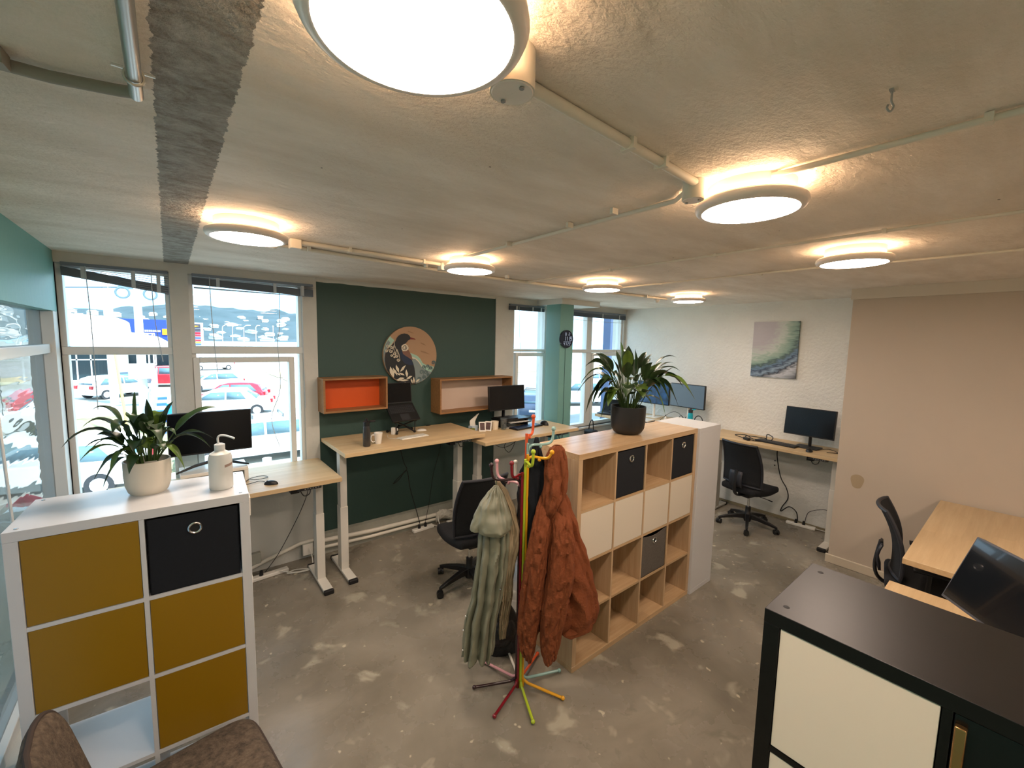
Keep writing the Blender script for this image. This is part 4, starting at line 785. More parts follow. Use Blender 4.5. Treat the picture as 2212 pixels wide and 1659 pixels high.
# ------------------------------------------------------------------ office chairs (local facing +X)
MESHM = mat('chair_mesh', '17191c', .9, n=(200, .5), bump=(300, .4))
def office_chair(loc, az, label, arms=False, seat_h=.475, base_rot=0., back=(.47, .50), frame=BLACK):
    t = thing('office_chair', label, 'office chair', loc, az)
    for k in range(5):
        a = base_rot+2*PI*k/5; d_ = Vector((math.cos(a), math.sin(a), 0)); n_ = Vector((-d_.y, d_.x, 0)); b = M()
        secs = [(.03, .125, .024, .030), (.12, .118, .021, .026), (.24, .095, .017, .018), (.315, .075, .014, .012)]; vs = []
        for (r_, z_, hw, hh) in secs: vs += [d_*r_+n_*hw+Vector((0, 0, z_+hh)), d_*r_-n_*hw+Vector((0, 0, z_+hh)), d_*r_-n_*hw*.7+Vector((0, 0, z_-hh)), d_*r_+n_*hw*.7+Vector((0, 0, z_-hh))]
        fs = [(i*4+j, i*4+(j+1) % 4, (i+1)*4+(j+1) % 4, (i+1)*4+j) for i in range(3) for j in range(4)]+[(0, 1, 2, 3), (15, 14, 13, 12)]
        lg = b.add(vs, fs).build('leg', frame, t, bevel=.004)
        c = d_*.315; b = M(); b.cyl(c+Vector((0, 0, .05)), c+Vector((0, 0, .085)), .010, n=10)
        ca = a+R(60+40*k); s_ = Vector((math.cos(ca), math.sin(ca), 0))
        for q in (-1, 1): b.cyl(c+s_*q*.006+Vector((0, 0, .0285)), c+s_*q*.026+Vector((0, 0, .0285)), .0285, n=18)
        b.cyl(c-s_*.008+Vector((0, 0, .042)), c+s_*.008+Vector((0, 0, .042)), .026, n=14); b.build('caster', BLACK, lg)
    M().lathe([(.001, .06), (.035, .06), (.045, .09), (.045, .15), (.03, .17), (.03, .24), (.001, .24)], n=24).build('hub', frame, t)
    M().cyl((0, 0, .2), (0, 0, seat_h-.08), .014, n=16).build('gas_column', CHROME, t)
    b = M(); b.box(-.12, .10, -.07, .07, seat_h-.10, seat_h-.045); b.build('mechanism', frame, t, bevel=.012)
    M().tube([(.02, -.06, seat_h-.08), (.03, -.20, seat_h-.085), (.03, -.26, seat_h-.09)], [.006, .006, .012], 8, flat=.6).build('lever', frame, t)
    def sf(u, v):
        x = -.235+.47*v; w_ = (.235+.012*math.sin(PI*v))*(1-.10*abs(2*v-1)**4); y = (2*u-1)*w_; z = seat_h+.012*abs(2*u-1)**2-.035*max(0, v-.75)**2*16*.4+.008*math.cos(2*PI*v); return (x, y, z)
    M().grid(sf, 14, 14).build('seat', FAB, t, solid=.07, sub=1, bevel=0)
    bw, bh = back; zb = seat_h+.07; lean = .12
    def bf(u, v):
        y = (2*u-1)*(bw/2)*(1-.10*v+.04*math.sin(PI*v)); x = -.20-lean*v+.05*math.sin(PI*v*.9)-(-.05)*(2*u-1)**2; return (x, y, zb+bh*v)
    M().grid(bf, 14, 14).build('backrest', MESHM, t, solid=.012)
    ring = [bf(i/12, 0) for i in range(12)]+[bf(1, i/12) for i in range(12)]+[bf(1-i/12, 1) for i in range(12)]+[bf(0, 1-i/12) for i in range(12)]
    M().tube([Vector(p_)+Vector((-.004, 0, 0)) for p_ in ring], .013, 8, closed=True).build('back_frame', mat('dark_blue_grey_plastic', '22242b', .5), t)
    M().tube(smooth([(-.08, 0, seat_h-.07), (-.24, 0, seat_h-.05), (-.29, 0, seat_h+.05), (-.27, 0, seat_h+.25)]), .024, 10, flat=.5).build('spine', frame, t)
    l = M(); l.grid(lambda u, v: (-.262-.02*math.sin(PI*v), (u-.5)*.16, seat_h+.05+.19*v), 6, 6); l.build('lumbar_support', mat('dark_blue_grey_plastic', '22242b', .5), t, solid=.015)
    if arms:
        for s_ in (-1, 1):
            M().tube(smooth([(-.05, s_*.2, seat_h-.06), (-.03, s_*.27, seat_h-.02), (-.02, s_*.27, seat_h+.18)]), .014, 8, flat=.8).build('arm_post', frame, t)
            M().tube(smooth([(-.10, s_*.265, seat_h+.195), (.02, s_*.27, seat_h+.2), (.19, s_*.26, seat_h+.185)]), .026, 10, flat=.6).build('armrest', BLACK, t)
    return t
office_chair((2.0, 3.02, 0), R(86), 'black office chair behind the coat rack, facing the desks', seat_h=.475, base_rot=R(100))
office_chair((5.36, 2.03, 0), R(-12), 'black mesh office chair tucked under the far wall desk', seat_h=.475, base_rot=R(-3), back=(.47, .50))
office_chair((4.10, .34, 0), R(-80), 'black office chair with armrests beside the end-on oak desk', arms=True, seat_h=.50, base_rot=R(15), back=(.44, .46))

# brown upholstered chairs in the corner
def soft_chair(loc, rz, label, w_=.46, bh=.86, lean=.13):
    """padded dining chair, facing local +X"""
    t = thing('upholstered_chair', label, 'chair', loc, rz); PI_ = mat('dark_brown_piping', '3a302a', .9); L = bh-.44; th = .035
    def sq(a, e=.35): c, s_ = math.cos(a), math.sin(a); return math.copysign(abs(c)**e, c), math.copysign(abs(s_)**e, s_)
    def bk(u, v):
        # v runs front face centre -> rim -> rear face centre
        a = 2*PI*u; cx, cz = sq(a, .42); r_ = abs(math.sin(PI*v))**.28; x = th*math.cos(PI*v); y = w_/2*cx*r_; z = L/2*cz*r_
        return (x-lean*(z+L/2)/L-.03+.05*(2*y/w_)**2, y, .45+L/2+z)
    M().grid(bk, 48, 15, closeu=True).build('backrest', BROWNFAB, t, ang=70)
    M().tube([bk(i/48, .5) for i in range(48)], .009, 8, closed=True).build('piping', PI_, t)
    def st(u, v):
        a = 2*PI*u; cx, cy = sq(a, .3); r_ = abs(math.sin(PI*v))**.3; return (.25+.27*cx*r_, w_/2*cy*r_, .43+.05*math.cos(PI*v))
    M().grid(st, 40, 13, closeu=True).build('seat', BROWNFAB, t, ang=70)
    M().tube([st(i/40, .5) for i in range(40)], .008, 8, closed=True).build('piping', PI_, t)
    for sx in (.02, .40):
        for sy in (-1, 1): M().tube([(sx, sy*w_*.42, .40), (sx, sy*w_*.45, 0)], [.02, .014], 10).build('leg', mat('dark_wood', '3c2c20', .5), t)
    return t
soft_chair((-.26, 1.80, 0), R(9), 'brown tweed chair with piped edges at the lower left corner below the yellow cabinet', w_=.50, bh=.90, lean=.10)

# ------------------------------------------------------------------ coat rack
RC = (1.628, 1.874); RK = thing('coat_rack', 'multicoloured coat rack of eight bent tubes standing on the floor', 'coat rack', (RC[0], RC[1], 0))
def gloss(n_, c): return mat(n_, c, .22, coat=.3)
tubes = [('orange', 24, 1.60, .115, 'd4562c', .10), ('teal_blue', 343, 1.548, .19, '8fb3ac', .085), ('yellow', 298, 1.487, .17, 'e6a520', .0), ('lime', 246, 1.462, .165, 'a9bd2e', .085),
         ('dark_red', 200, 1.385, .15, '7d1320', .085), ('aubergine', 150, 1.343, .20, '2e1016', .085), ('pink', 105, 1.308, .21, 'dba0a4', .10), ('cream', 66, 1.275, .20, 'd9d3c6', .11)]
footc = {'orange': 'c14a22', 'teal_blue': '6fa3ab'}
for i, (n_, az, z_, L, c, upz) in enumerate(tubes):
    a = R(az); d_ = Vector((math.cos(a), math.sin(a), 0)); r0 = d_*.021; z = Vector((0, 0, 1)); mt = gloss('lacquer_'+n_, c)
    pts = [d_*.285+z*.016, d_*.09+z*.03, d_*.05+z*.036, d_*.028+z*.055, r0+z*.09, r0+z*(z_-.10), r0+z*(z_-.04), d_*.030+z*(z_-.012), d_*.055+z*z_, d_*(L*.62)+z*(z_-.002)]
    pts += [d_*(L*.86)+z*(z_+.004), d_*(L*.97)+z*(z_+.03), d_*L+z*(z_+max(upz, .035))]
    tb = M().tube(smooth(pts, 4), .0085, 10).build('bent_tube', mt, RK); tb['label'] = n_.replace('_', ' ')+' lacquered tube'
    M().ball(pts[0], .013).build('ball_end', mt, tb); M().ball(pts[-1]+z*.006, .0145).build('ball_end', mt, tb); M().ball(d_*(L*.55)+z*(z_-.014), .011).build('hook_knob', mt, tb)

# garments -----------------------------------------------------------
rr_ = Vector((.755, -.656, 0)); vv_ = Vector((.656, .755, 0))   # across the view of the rack / away
def garment(b, secs, folds, amp, seed=0., n=120, wr=5.):
    """secs: (z, u_left, u_right, depth_centre, half_depth); closed fluted tube of cloth"""
    S = []
    for i in range(len(secs)-1):
        a, c = secs[i], secs[i+1]
        for k in range(10): t_ = k/10; t2 = t_*t_*(3-2*t_)*.5+t_*.5; S.append([a[0]*(1-t_)+c[0]*t_]+[a[j]*(1-t2)+c[j]*t2 for j in range(1, 5)])
    S.append(list(secs[-1])); Vn = len(S)
    zt, zb = secs[0][0], secs[-1][0]
    def fn(u, v):
        z_, ul, ur, dc, hd = S[min(int(round(v*(Vn-1))), Vn-1)]; an = 2*PI*u; k = (zt-z_)/(zt-zb)
        cu = (ul+ur)/2; hu = (ur-ul)/2
        ph = seed+.9*math.sin(2.2*k+seed)+.5*mnoise.noise(Vector((seed, 3, z_*4)))
        fl_ = 1-2*abs(math.sin(folds*an+ph))**.55; f_ = 1-amp*(.3+.7*k)*fl_*.9+amp*.35*math.sin((2*folds+1)*an+2*ph)
        q_ = Vector((math.cos(an)*1.6+seed*7, math.sin(an)*1.6, z_*wr)); rd = 1-2*abs(mnoise.noise(q_*1.3)); nn = (.007 if wr > 8 else .009)*(rd-.6)+.005*mnoise.noise(q_*3.1)
        tz = min(1, 6*min(k+.03, 1.0)); cs, sn = math.cos(an), math.sin(an)
        x = cu+hu*math.copysign(abs(cs)**.8, cs)*(1+.22*(f_-1))+nn*cs*tz; y = dc+hd*sn*f_+nn*2*sn*tz
        p_ = rr_*x+vv_*y; return (p_.x, p_.y, z_+.012*math.sin(folds*an+seed)*k)
    b.grid(fn, n, Vn, closeu=True)
    return b
OR = mat('rust_canvas', '793c16', .85, n=(5, .06), bump=(70, .35)); GRN = mat('sage_rain_cloth', '83836f', .45, n=(8, .1), bump=(25, .1)); LIN = mat('beige_lining', '9c8a6c', .8, n=(10, .2)); DK = mat('navy_black_wool', '0f141c', .95, n=(40, .3)); LEA = mat('black_leather', '17191d', .32, bump=(18, .8))
# rust jacket
J = thing('hooded_jacket', 'rust brown canvas jacket with hood hanging on the yellow arm', 'jacket', (RC[0], RC[1], 0))
b = M(); garment(b, [(1.30, .12, .24, -.0, .045), (1.20, .10, .275, 0, .06), (1.05, .08, .33, 0, .08), (.85, .055, .40, 0, .085), (.65, .045, .45, 0, .09), (.52, .05, .475, .0, .09), (.44, .06, .455, .0, .085), (.40, .075, .35, 0, .08)], 3, .20, 1.0); b.build('body', OR, J, solid=.006)
b = M(); garment(b, [(1.555, .175, .215, 0, .014), (1.53, .15, .235, 0, .030), (1.47, .128, .248, 0, .05), (1.38, .125, .258, 0, .062), (1.28, .12, .25, -.02, .07), (1.18, .115, .215, -.03, .06), (1.12, .125, .18, -.03, .03)], 2, .16, 2.2); b.build('hood', OR, J, solid=.006)
b = M(); garment(b, [(1.24, .10, .15, -.0, .02), (1.16, .075, .16, -.04, .045), (1.05, .05, .15, -.085, .05), (.85, .015, .14, -.10, .055), (.65, -.005, .125, -.10, .055), (.45, -.015, .105, -.10, .05), (.33, .0, .085, -.10, .045), (.275, .02, .075, -.10, .035)], 2, .16, .4, wr=11); b.build('sleeve', OR, J, solid=.006)
b = M(); garment(b, [(1.20, .19, .26, -.0, .02), (1.11, .175, .285, -.07, .05), (1.0, .17, .30, -.10, .05), (.80, .15, .30, -.12, .055), (.60, .125, .265, -.13, .05), (.42, .12, .235, -.13, .045), (.31, .135, .215, -.13, .04), (.285, .145, .205, -.13, .035)], 2, .16, 3.1, wr=12); b.build('sleeve', OR, J, solid=.006)
# dark garment behind
b = M(); garment(b, [(1.585, .062, .08, .06, .010), (1.50, .045, .10, .06, .03), (1.42, .0, .12, .06, .045), (1.34, -.03, .145, .06, .055), (1.20, -.035, .135, .06, .06), (1.0, -.03, .11, .06, .055), (.82, -.02, .09, .06, .05), (.70, -.01, .07, .06, .045)], 4, .22, .7)
o = b.build('dark_coat', DK, solid=.005); o.location = (RC[0], RC[1], 0); tag(o, 'navy black garment hanging on the orange arm behind the poles', 'coat')
# sage raincoat
G = thing('raincoat', 'sage green raincoat with beige lining hanging on the left arms', 'raincoat', (RC[0], RC[1], 0))
b = M(); garment(b, [(1.10, -.245, -.09, -.03, .05), (.98, -.26, -.085, -.03, .06), (.80, -.275, -.095, -.03, .065), (.62, -.295, -.125, -.03, .065), (.45, -.335, -.155, -.03, .07), (.30, -.35, -.17, -.03, .07), (.215, -.352, -.18, -.03, .07)], 5, .42, 1.9); b.build('body', GRN, G, solid=.005)
b = M(); garment(b, [(1.30, -.18, -.155, -.02, .012), (1.26, -.215, -.13, -.03, .035), (1.19, -.262, -.10, -.05, .065), (1.12, -.29, -.075, -.06, .08), (1.07, -.31, -.07, -.06, .08), (1.045, -.312, -.085, -.06, .075)], 2, .12, .5); b.build('hood', GRN, G, solid=.005)
b = M(); garment(b, [(1.315, -.175, -.15, .03, .010), (1.24, -.16, -.095, .03, .03), (1.12, -.13, -.045, .02, .04), (1.02, -.11, -.022, .01, .045), (.93, -.11, -.022, .0, .045), (.80, -.115, -.045, 0, .04), (.60, -.12, -.06, 0, .035), (.42, -.13, -.085, 0, .03), (.32, -.13, -.10, 0, .025)], 2, .25, 4.0); b.build('lining', LIN, G, solid=.005)['label'] = 'beige fabric lining'
M().tube([rr_*-.168+vv_*.0+Vector((0, 0, 1.30)), rr_*-.166+vv_*.0+Vector((0, 0, 1.35))], .006, 8, flat=.5).build('hanging_loop', mat('olive_loop', '6b6a4c', .7), G)
for (u_, z_) in ((-.33, .52), (-.345, .43), (-.125, .70), (-.347, .30)): M().ball(rr_*u_+vv_*-.105+Vector((0, 0, z_)), .006, 8).build('snap_button', CHROME, G)
# black leather bag on the floor
b = M(); b.grid(lambda u, v: ((.17*(1-.3*v)*math.cos(2*PI*u))*(1+.12*math.sin(3*2*PI*u)), (.10*(1-.4*v)*math.sin(2*PI*u))*(1+.1*math.sin(5*2*PI*u)), .02+.30*v+.03*math.sin(6*PI*u)*v), 40, 12, closeu=True)
b.ball((0, 0, .17), .13, 14)
o = b.build('leather_bag', LEA, sub=1); o.location = (1.77, 2.19, 0); o.rotation_euler = (R(8), R(-18), R(-35)); tag(o, 'slumped shiny black bag on the floor behind the coat rack', 'bag')
# ------------------------------------------------------------------ potted plants
def leafmesh(b, base, tip, rise, w_, s0=.34, seed=0, twist=0.):
    base = Vector(base); tip = Vector(tip); d = tip-base; N = 12
    mid = base+d*.45+Vector((0, 0, rise)); pts = []
    for i in range(N+1):
        t_ = i/N; pts.append(base*(1-t_)**2+mid*2*t_*(1-t_)+tip*t_*t_)
    side0 = d.cross(Vector((0, 0, 1))); side0 = side0.normalized() if side0.length > 1e-4 else Vector((1, 0, 0))
    side0 = (Matrix.Rotation(twist, 3, d.normalized()) @ side0)
    w_ *= 1.35
    # petiole
    k0 = int(N*s0); b.cur = 1; b.tube(pts[:k0+1], .0028, 5); b.cur = 0 if seed % 5 else 2
    vs = []; rows = 0
    sub = [pts[0]]
    for i in range(k0, N):
        sub += [pts[i].lerp(pts[i+1], q/2) for q in range(2)]
    sub = sub[1:]+[pts[-1]]; n_ = len(sub)
    for i, p_ in enumerate(sub):
        t_ = i/(n_-1); ww = w_*(math.sin(PI*min(1, t_**.75*1.0))**.9)*(1-.25*t_)+.0006 if 0 < t_ < 1 else .0006
        tg = (sub[min(i+1, n_-1)]-sub[max(i-1, 0)]).normalized(); sd = (side0-tg*side0.dot(tg)).normalized(); nm = sd.cross(tg); nm = nm if nm.z > 0 else -nm
        wv = .12*ww*math.sin(t_*9+seed)
        vs += [p_-sd*ww+nm*(ww*.28+wv), p_-sd*ww*.5+nm*ww*.06, p_, p_+sd*ww*.5+nm*ww*.06, p_+sd*ww+nm*(ww*.28-wv)]
    b.add(vs, [(i*5+j, i*5+j+1, (i+1)*5+j+1, (i+1)*5+j) for i in range(n_-1) for j in range(4)])
def plant(name, label, loc, viewaz, pot, tips, nrand, potm, top, spread, soilz, rseed, s0=.34):
    t = thing(name, label, 'potted plant', loc); random.seed(rseed)
    M().lathe(pot, n=44).build('pot', potm, t)
    rs_ = pot_r = top
    M().lathe([(.001, soilz), (pot_r-.006, soilz), (pot_r-.006, soilz-.01), (.001, soilz-.01)], n=30).build('soil', SOIL, t)
    rv = Vector((math.sin(viewaz), -math.cos(viewaz), 0)); dv = Vector((math.cos(viewaz), math.sin(viewaz), 0)); b = M(); k = 0
    for (u_, z_, dep, rise, w_, tw) in tips:
        an = math.atan2(dep, u_); base = rv*(.35*pot_r*math.cos(an))+dv*(.35*pot_r*math.sin(an))+Vector((0, 0, soilz))
        leafmesh(b, base, rv*u_+dv*dep+Vector((0, 0, z_)), rise, w_, s0=s0, seed=k, twist=tw); k += 1
    for i in range(nrand):
        a = random.uniform(0, 2*PI); L = random.uniform(spread[0], spread[1]); z_ = soilz+random.uniform(spread[2], spread[3]); rb = pot_r*.6*random.random()
        base = rv*(rb*math.cos(a))+dv*(rb*math.sin(a))+Vector((0, 0, soilz))
        leafmesh(b, base, rv*L*math.cos(a)+dv*L*math.sin(a)+Vector((0, 0, z_)), random.uniform(.10, .24), random.uniform(.022, .036), s0=s0, seed=k, twist=random.uniform(-.5, .5)); k += 1
    b.build('foliage', [LEAF, STEM, LEAF2], t, recalc=False, ang=60); return t
# big plant on the oak shelf: heights relative to shelf top 1.47
plant('potted_plant', 'big drooping green plant in a black pot on the oak shelf', (2.765, 1.965, 1.47), math.atan2(1.97, 2.75),
      [(.001, 0), (.075, 0), (.105, .012), (.125, .045), (.131, .09), (.134, .215), (.128, .215), (.122, .19), (.001, .19)],
      [(-.08, .71, 0, .12, .040, .3), (-.02, .68, .05, .12, .036, -.4), (.03, .66, .0, .10, .030, .2), (-.30, .60, -.05, .30, .030, 0), (-.345, .51, 0, .33, .058, .2), (-.38, .365, .05, .42, .034, -.2), (-.42, .26, 0, .45, .022, 0), (-.325, .14, -.05, .48, .058, .3), (-.27, .22, -.1, .42, .058, .2), (-.22, .34, -.12, .30, .058, -.2), (-.15, .22, -.14, .30, .045, 0),
       (.155, .62, 0, .20, .028, .3), (.335, .60, .03, .30, .026, 0), (.36, .50, -.02, .30, .026, .1), (.32, .56, .08, .22, .02, 0), (.475, .29, -.03, .45, .045, .2), (.37, .22, 0, .46, .030, .5), (.29, .28, -.08, .40, .045, 0), (.40, .37, .05, .38, .034, -.3), (.22, .36, -.12, .30, .050, .2), (.10, .30, -.16, .28, .052, 0), (.0, .33, -.15, .25, .050, .3), (.18, .50, -.03, .15, .04, -.5), (.08, .46, -.08, .18, .048, .4), (-.12, .48, -.06, .16, .044, -.3), (.27, .17, -.05, .42, .025, 0), (-.2, .12, -.12, .4, .035, .3)],
      40, mat('black_glazed_pot', '18191b', .5), .122, (.14, .34, .05, .46), .19, 11, .50)
# small plant on the white cabinet
plant('potted_plant', 'small dark leafed plant in a white pot on the white cabinet', (-.10, 2.475, 1.455), math.atan2(2.47, -.10),
      [(.001, 0), (.062, 0), (.071, .010), (.080, .04), (.084, .085), (.084, .15), (.079, .15), (.076, .12), (.001, .12)],
      [(-.025, .46, 0, .08, .020, .4), (.012, .42, .02, .06, .020, -.3), (-.165, .385, .02, .22, .026, 0), (-.258, .245, -.02, .24, .030, .1), (-.20, .31, .05, .22, .024, 0), (-.21, .185, -.05, .17, .016, 0), (-.18, .21, .02, .18, .018, .2), (-.175, .09, -.04, .17, .018, 0), (-.145, .065, -.06, .16, .020, .2), (-.19, .24, -.04, .15, .016, 0), (-.12, .13, -.09, .18, .022, .3), (-.06, .12, -.11, .14, .02, 0),
       (.105, .40, .03, .10, .020, .2), (.275, .36, .02, .15, .026, .2), (.235, .17, -.02, .20, .026, 0), (.13, .09, -.06, .20, .018, .2), (.25, .21, .0, .17, .02, 0), (.07, .30, -.03, .08, .024, .3), (.06, .20, -.08, .12, .024, 0), (-.06, .27, -.05, .12, .026, -.3), (.02, .24, -.06, .10, .026, .2)],
      20, mat('white_glazed_pot', 'd2cbbb', .5), .076, (.06, .17, .03, .22), .12, 5)
t = thing('plant_tag', 'small printed plant tag stuck in the white pot', 'plant tag', (-.085, 2.405, 1.575)); M().box(-.022, .022, -.001, .001, -.02, .035).build('card', mat('tag_card', 'a8a49a', .6), t); M().box(-.018, .018, -.002, -.001, -.012, .012).build('picture', mat('tag_picture', '3a2a28', .6), t)

# ================================================================== OUTSIDE
GZ = -2.2
gm = mat('pale_gravel', 'a9abaa', .95, n=(.12, .35), col2='86877a', bump=(3, .3))
tag(M().box(-160, 260, 4.8, 140, GZ-.3, GZ).build('gravel_ground', gm), 'pale gravel car park outside the windows', 'ground')['kind'] = 'structure'; bpy.data.objects['gravel_ground'].name = 'ground'
struct(bpy.data.objects['ground'])
fm = mat('outer_wall', 'b9b4aa', .9); struct(M().box(-.9, 6.3, 4.56, 4.6, GZ, -.01).build('wall_outside', fm))
def patch(x0, x1, y0, y1, m, label, cat, name, z=.01):
    tag(M().grid(lambda u, v: (x0+(x1-x0)*u+.6*mnoise.noise(Vector((u*5, v*5, x0))), y0+(y1-y0)*v+.8*mnoise.noise(Vector((v*5, u*5, y0))), GZ+z), 14, 8).build(name, m), label, cat, kind='stuff')
GR = mat('dry_grass', '8f8d6a', .95, n=(1.2, .4)); ASP = mat('asphalt', '8b8b88', .95, n=(.5, .2))
patch(-30, 1.0, 17, 31, GR, 'worn grey green grass strip outside the left windows', 'grass', 'grass_patch')
patch(9, 80, 46, 60, mat('sandy_bank', 'cbb894', .95, n=(.5, .4), col2='8d8f66'), 'dry sandy bank between the road and the sea', 'bank', 'sand_bank', .05)
patch(3, 18, 40, 43, GR, 'thin strip of worn grass beyond the parked cars', 'grass', 'grass_patch')
SEA = mat('sea', '7fb3c4', .25); struct(M().box(60, 2500, 62, 2600, GZ-.4, GZ-.05).build('sea', SEA))
struct(M().box(-1500, 60, 140, 900, GZ-.6, GZ-.1).build('far_flat', mat('far_flat_land', '9aa098', .95, n=(.02, .3))))
# hills
HILL = mat('bushy_hill', '24383e', 1, n=(.03, .45), col2='3a4c54')  # aerial haze is mixed into these blue-grey colours
def hill(name, azs, els, dist, depth, label, m):
    N = 60; b = M()
    def fn(u, v):
        a = R(azs[0]+(azs[1]-azs[0])*u); i = u*(len(els)-1); k = min(int(i), len(els)-2); e = els[k]*(1-(i-k))+els[k+1]*(i-k)
        d = dist+depth*v; h = (math.tan(R(e))*(dist+depth)+ch)*math.sin(PI/2*v)**.8+6*mnoise.noise(Vector((u*30, v*6, 0)))*v
        return (d*math.cos(a), d*math.sin(a), GZ*(1-v)+h*v if v > 0 else GZ)
    b.grid(fn, 90, 16); tag(b.build(name, m), label, 'hill'); bpy.data.objects[name]['kind'] = 'structure'
hill('hills', (70, 125), [2.4, 2.9, 3.1, 2.85, 3.1, 3.4, 2.7, 2.3, 2.35, 2.7, 3.0, 3.2, 3.4, 3.6, 3.8, 4.0], 420, 260, 'bushy green hills with houses beyond the left windows', HILL)
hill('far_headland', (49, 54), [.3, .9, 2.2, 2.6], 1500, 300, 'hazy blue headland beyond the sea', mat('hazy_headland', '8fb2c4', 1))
# houses on the hill
HW = mat('house_wall', 'e8e6e0', .8); HR = mat('house_roof', 'b9bab8', .8)
hs = thing('hillside_house', 'pale house on the bushy hillside beyond the left windows', 'house', (0, 600, 20), group='pale houses on the hillside')
M().box(-5, 5, -4, 4, 0, 4.5).build('walls', HW, hs); M().prism([(-5.6, 4.5), (5.6, 4.5), (0, 7)], lambda u, v, d: (u, d, v), -4.5, 4.5).build('roof', HR, hs)
random.seed(3); first = True; taken = []
for i in range(330):
    a = R(random.uniform(78.5, 100)); v = random.uniform(.05, .72); d = 420+260*v; el = 3.0; h = (math.tan(R(el))*680+ch)*math.sin(PI/2*v)**.8
    loc = (d*math.cos(a), d*math.sin(a), GZ*(1-v)+h*v-1.5); rz = random.uniform(0, 3)
    if any(math.hypot(loc[0]-q_[0], loc[1]-q_[1]) < 17 for q_ in taken): continue
    taken.append(loc)
    if first: hs.location = loc; hs.rotation_euler[2] = rz; first = False; hs.scale = (.7, .6, .5)
    else: q = dup(hs, loc, rz); s_ = random.uniform(.45, .8); q.scale = (s_*random.uniform(.8, 1.4), s_, s_*.9)
# white building, blue building
bd = thing('white_showroom', 'white building with a dark glass front across the car park', 'building', (0, 52, GZ))
WB = mat('bright_cladding', 'f0f0ee', .7); DG = mat('dark_shopfront_glass', '1c3038', .15)
b = M(); b.prism([(-30, 2.5), (-3.1, 2.5), (-3.4, 5.6), (-3.7, 5.85), (-6.4, 6.0), (-7, 6.2), (-30, 6.4)], lambda u, v, d: (u, d, v), 0, 14); b.build('upper_wall', WB, bd)
M().prism([(-3.1, 2.5), (.6, 2.5), (.5, 3.2), (-.8, 4.1), (-3.2, 4.55)], lambda u, v, d: (u, d, v), -1, 9).build('canopy', WB, bd)
M().box(-30, .4, 1.0, 13, 0, 2.5).build('shopfront', DG, bd)
for x in (-9.5, -8, -6.35, -5.45, -4.3): M().box(x-.05, x+.05, .9, 1, 0, 2.5).build('mullion', WB, bd)
M().box(-30, -4.2, .9, 1, 1.95, 2.05).build('transom', WB, bd); M().box(-30, .4, .85, 1.05, 0, .2).build('plinth', WB, bd); M().cyl((-3.35, .5, 0), (-3.35, .5, 2.6), .42, n=18).build('round_column', WB, bd)
bb = thing('blue_store', 'blue walled store with an orange sign beyond the white building', 'building', (0, 78, GZ))
M().box(-5.4, 1.9, 0, 14, 0, 6.4).build('wall', mat('blue_cladding', '16389e', .7), bb); M().box(-5.9, -5.4, .0, 14, 0, 6.3).build('side_gable', WB, bb)
for i in range(8): M().box(-2.5+.22*i, -2.34+.22*i, -.1, 0, 4.7, 4.95).build('sign_letter', WB, bb)
M().box(-.62, .1, -.12, 0, 4.3, 5.15).build('orange_logo', mat('orange_sign', 'e08a10', .6), bb)
M().box(-.9, 1.2, -3, 0, 0, 2.6).build('dark_shed', mat('dark_shed', '2c3f4a', .7), bb)
# sign tower with coloured boards
sg = thing('sign_tower', 'tall sign board with red, yellow and white panels beyond the second window', 'sign', (3.3, 95, GZ))
M().box(-1.6, 1.7, 0, .5, 0, 6.6).build('board', mat('sign_white', 'd0d4d2', .7), sg)
for (z0, z1, c) in ((5.6, 6.35, '3a3a44'), (5.0, 5.5, '3a3a44'), (4.5, 4.9, 'a8102a'), (4.15, 4.4, 'a8102a'), (3.75, 4.0, '24488c'), (3.3, 3.6, 'b02038'), (2.95, 3.2, 'c8c040'), (2.6, 2.85, '4a6a80')):
    M().box(-1.4, 1.3, -.06, 0, z0, z1).build('panel', mat('sign_%s' % c, c, .6), sg)
M().prism([(-1.1, 5.95), (-.3, 6.15), (1.1, 6.0), (.6, 5.8)], lambda u, v, d: (u, d, v), -.1, -.06).build('yellow_swoosh', mat('sign_yellow', 'd89a10', .6), sg)
nb = thing('neighbouring_building', 'slate blue building edge seen through the far right window', 'building', (15.3, 12, GZ)); M().box(0, 8, 0, .4, 0, 9).build('wall', mat('slate_blue_wall', '3f4f6c', .8, n=(4, .15)), nb); M().box(-.1, 8.1, -.1, .5, 9, 9.3).build('parapet', mat('slate_blue_wall', '3f4f6c', .8), nb)
# poles
PW = mat('pale_pole', 'dfe2e2', .6)
pl = thing('power_pole', 'pale concrete power pole with crossarm and coiled wires', 'pole', (-1.33, 34, GZ))
M().tube([(0, 0, 0), (0, 0, 7.1)], [.24, .18], 12).build('pole', PW, pl); M().box(-.8, .6, -.1, .1, 7.0, 7.15).build('crossarm', mat('dark_crossarm', '5a7080', .7), pl)
for sx in (-.62, .62): M().tube([(sx+.30*math.cos(a), -.2, 6.75+.30*math.sin(a)) for a in [2*PI*i/20 for i in range(20)]], .05, 6, closed=True).build('wire_coil', mat('dark_crossarm', '5a7080', .7), pl)
M().box(-.6, .6, -.45, -.2, 1.7, 2.6).build('transformer_box', PW, pl); M().tube([(-.3, 0, 7.1), (-9, -1, 6.2), (-30, -3, 4.6)], .04, 6).build('overhead_wire', mat('dark_wire', '4a5a66', .7), pl)
b = M()
for i in range(7): b.tube([(.42+.26*math.cos(2*PI*i/7), .26*math.sin(2*PI*i/7), 2.5), (.42+.26*math.cos(2*PI*i/7), .26*math.sin(2*PI*i/7), 4.4)], .035, 5)
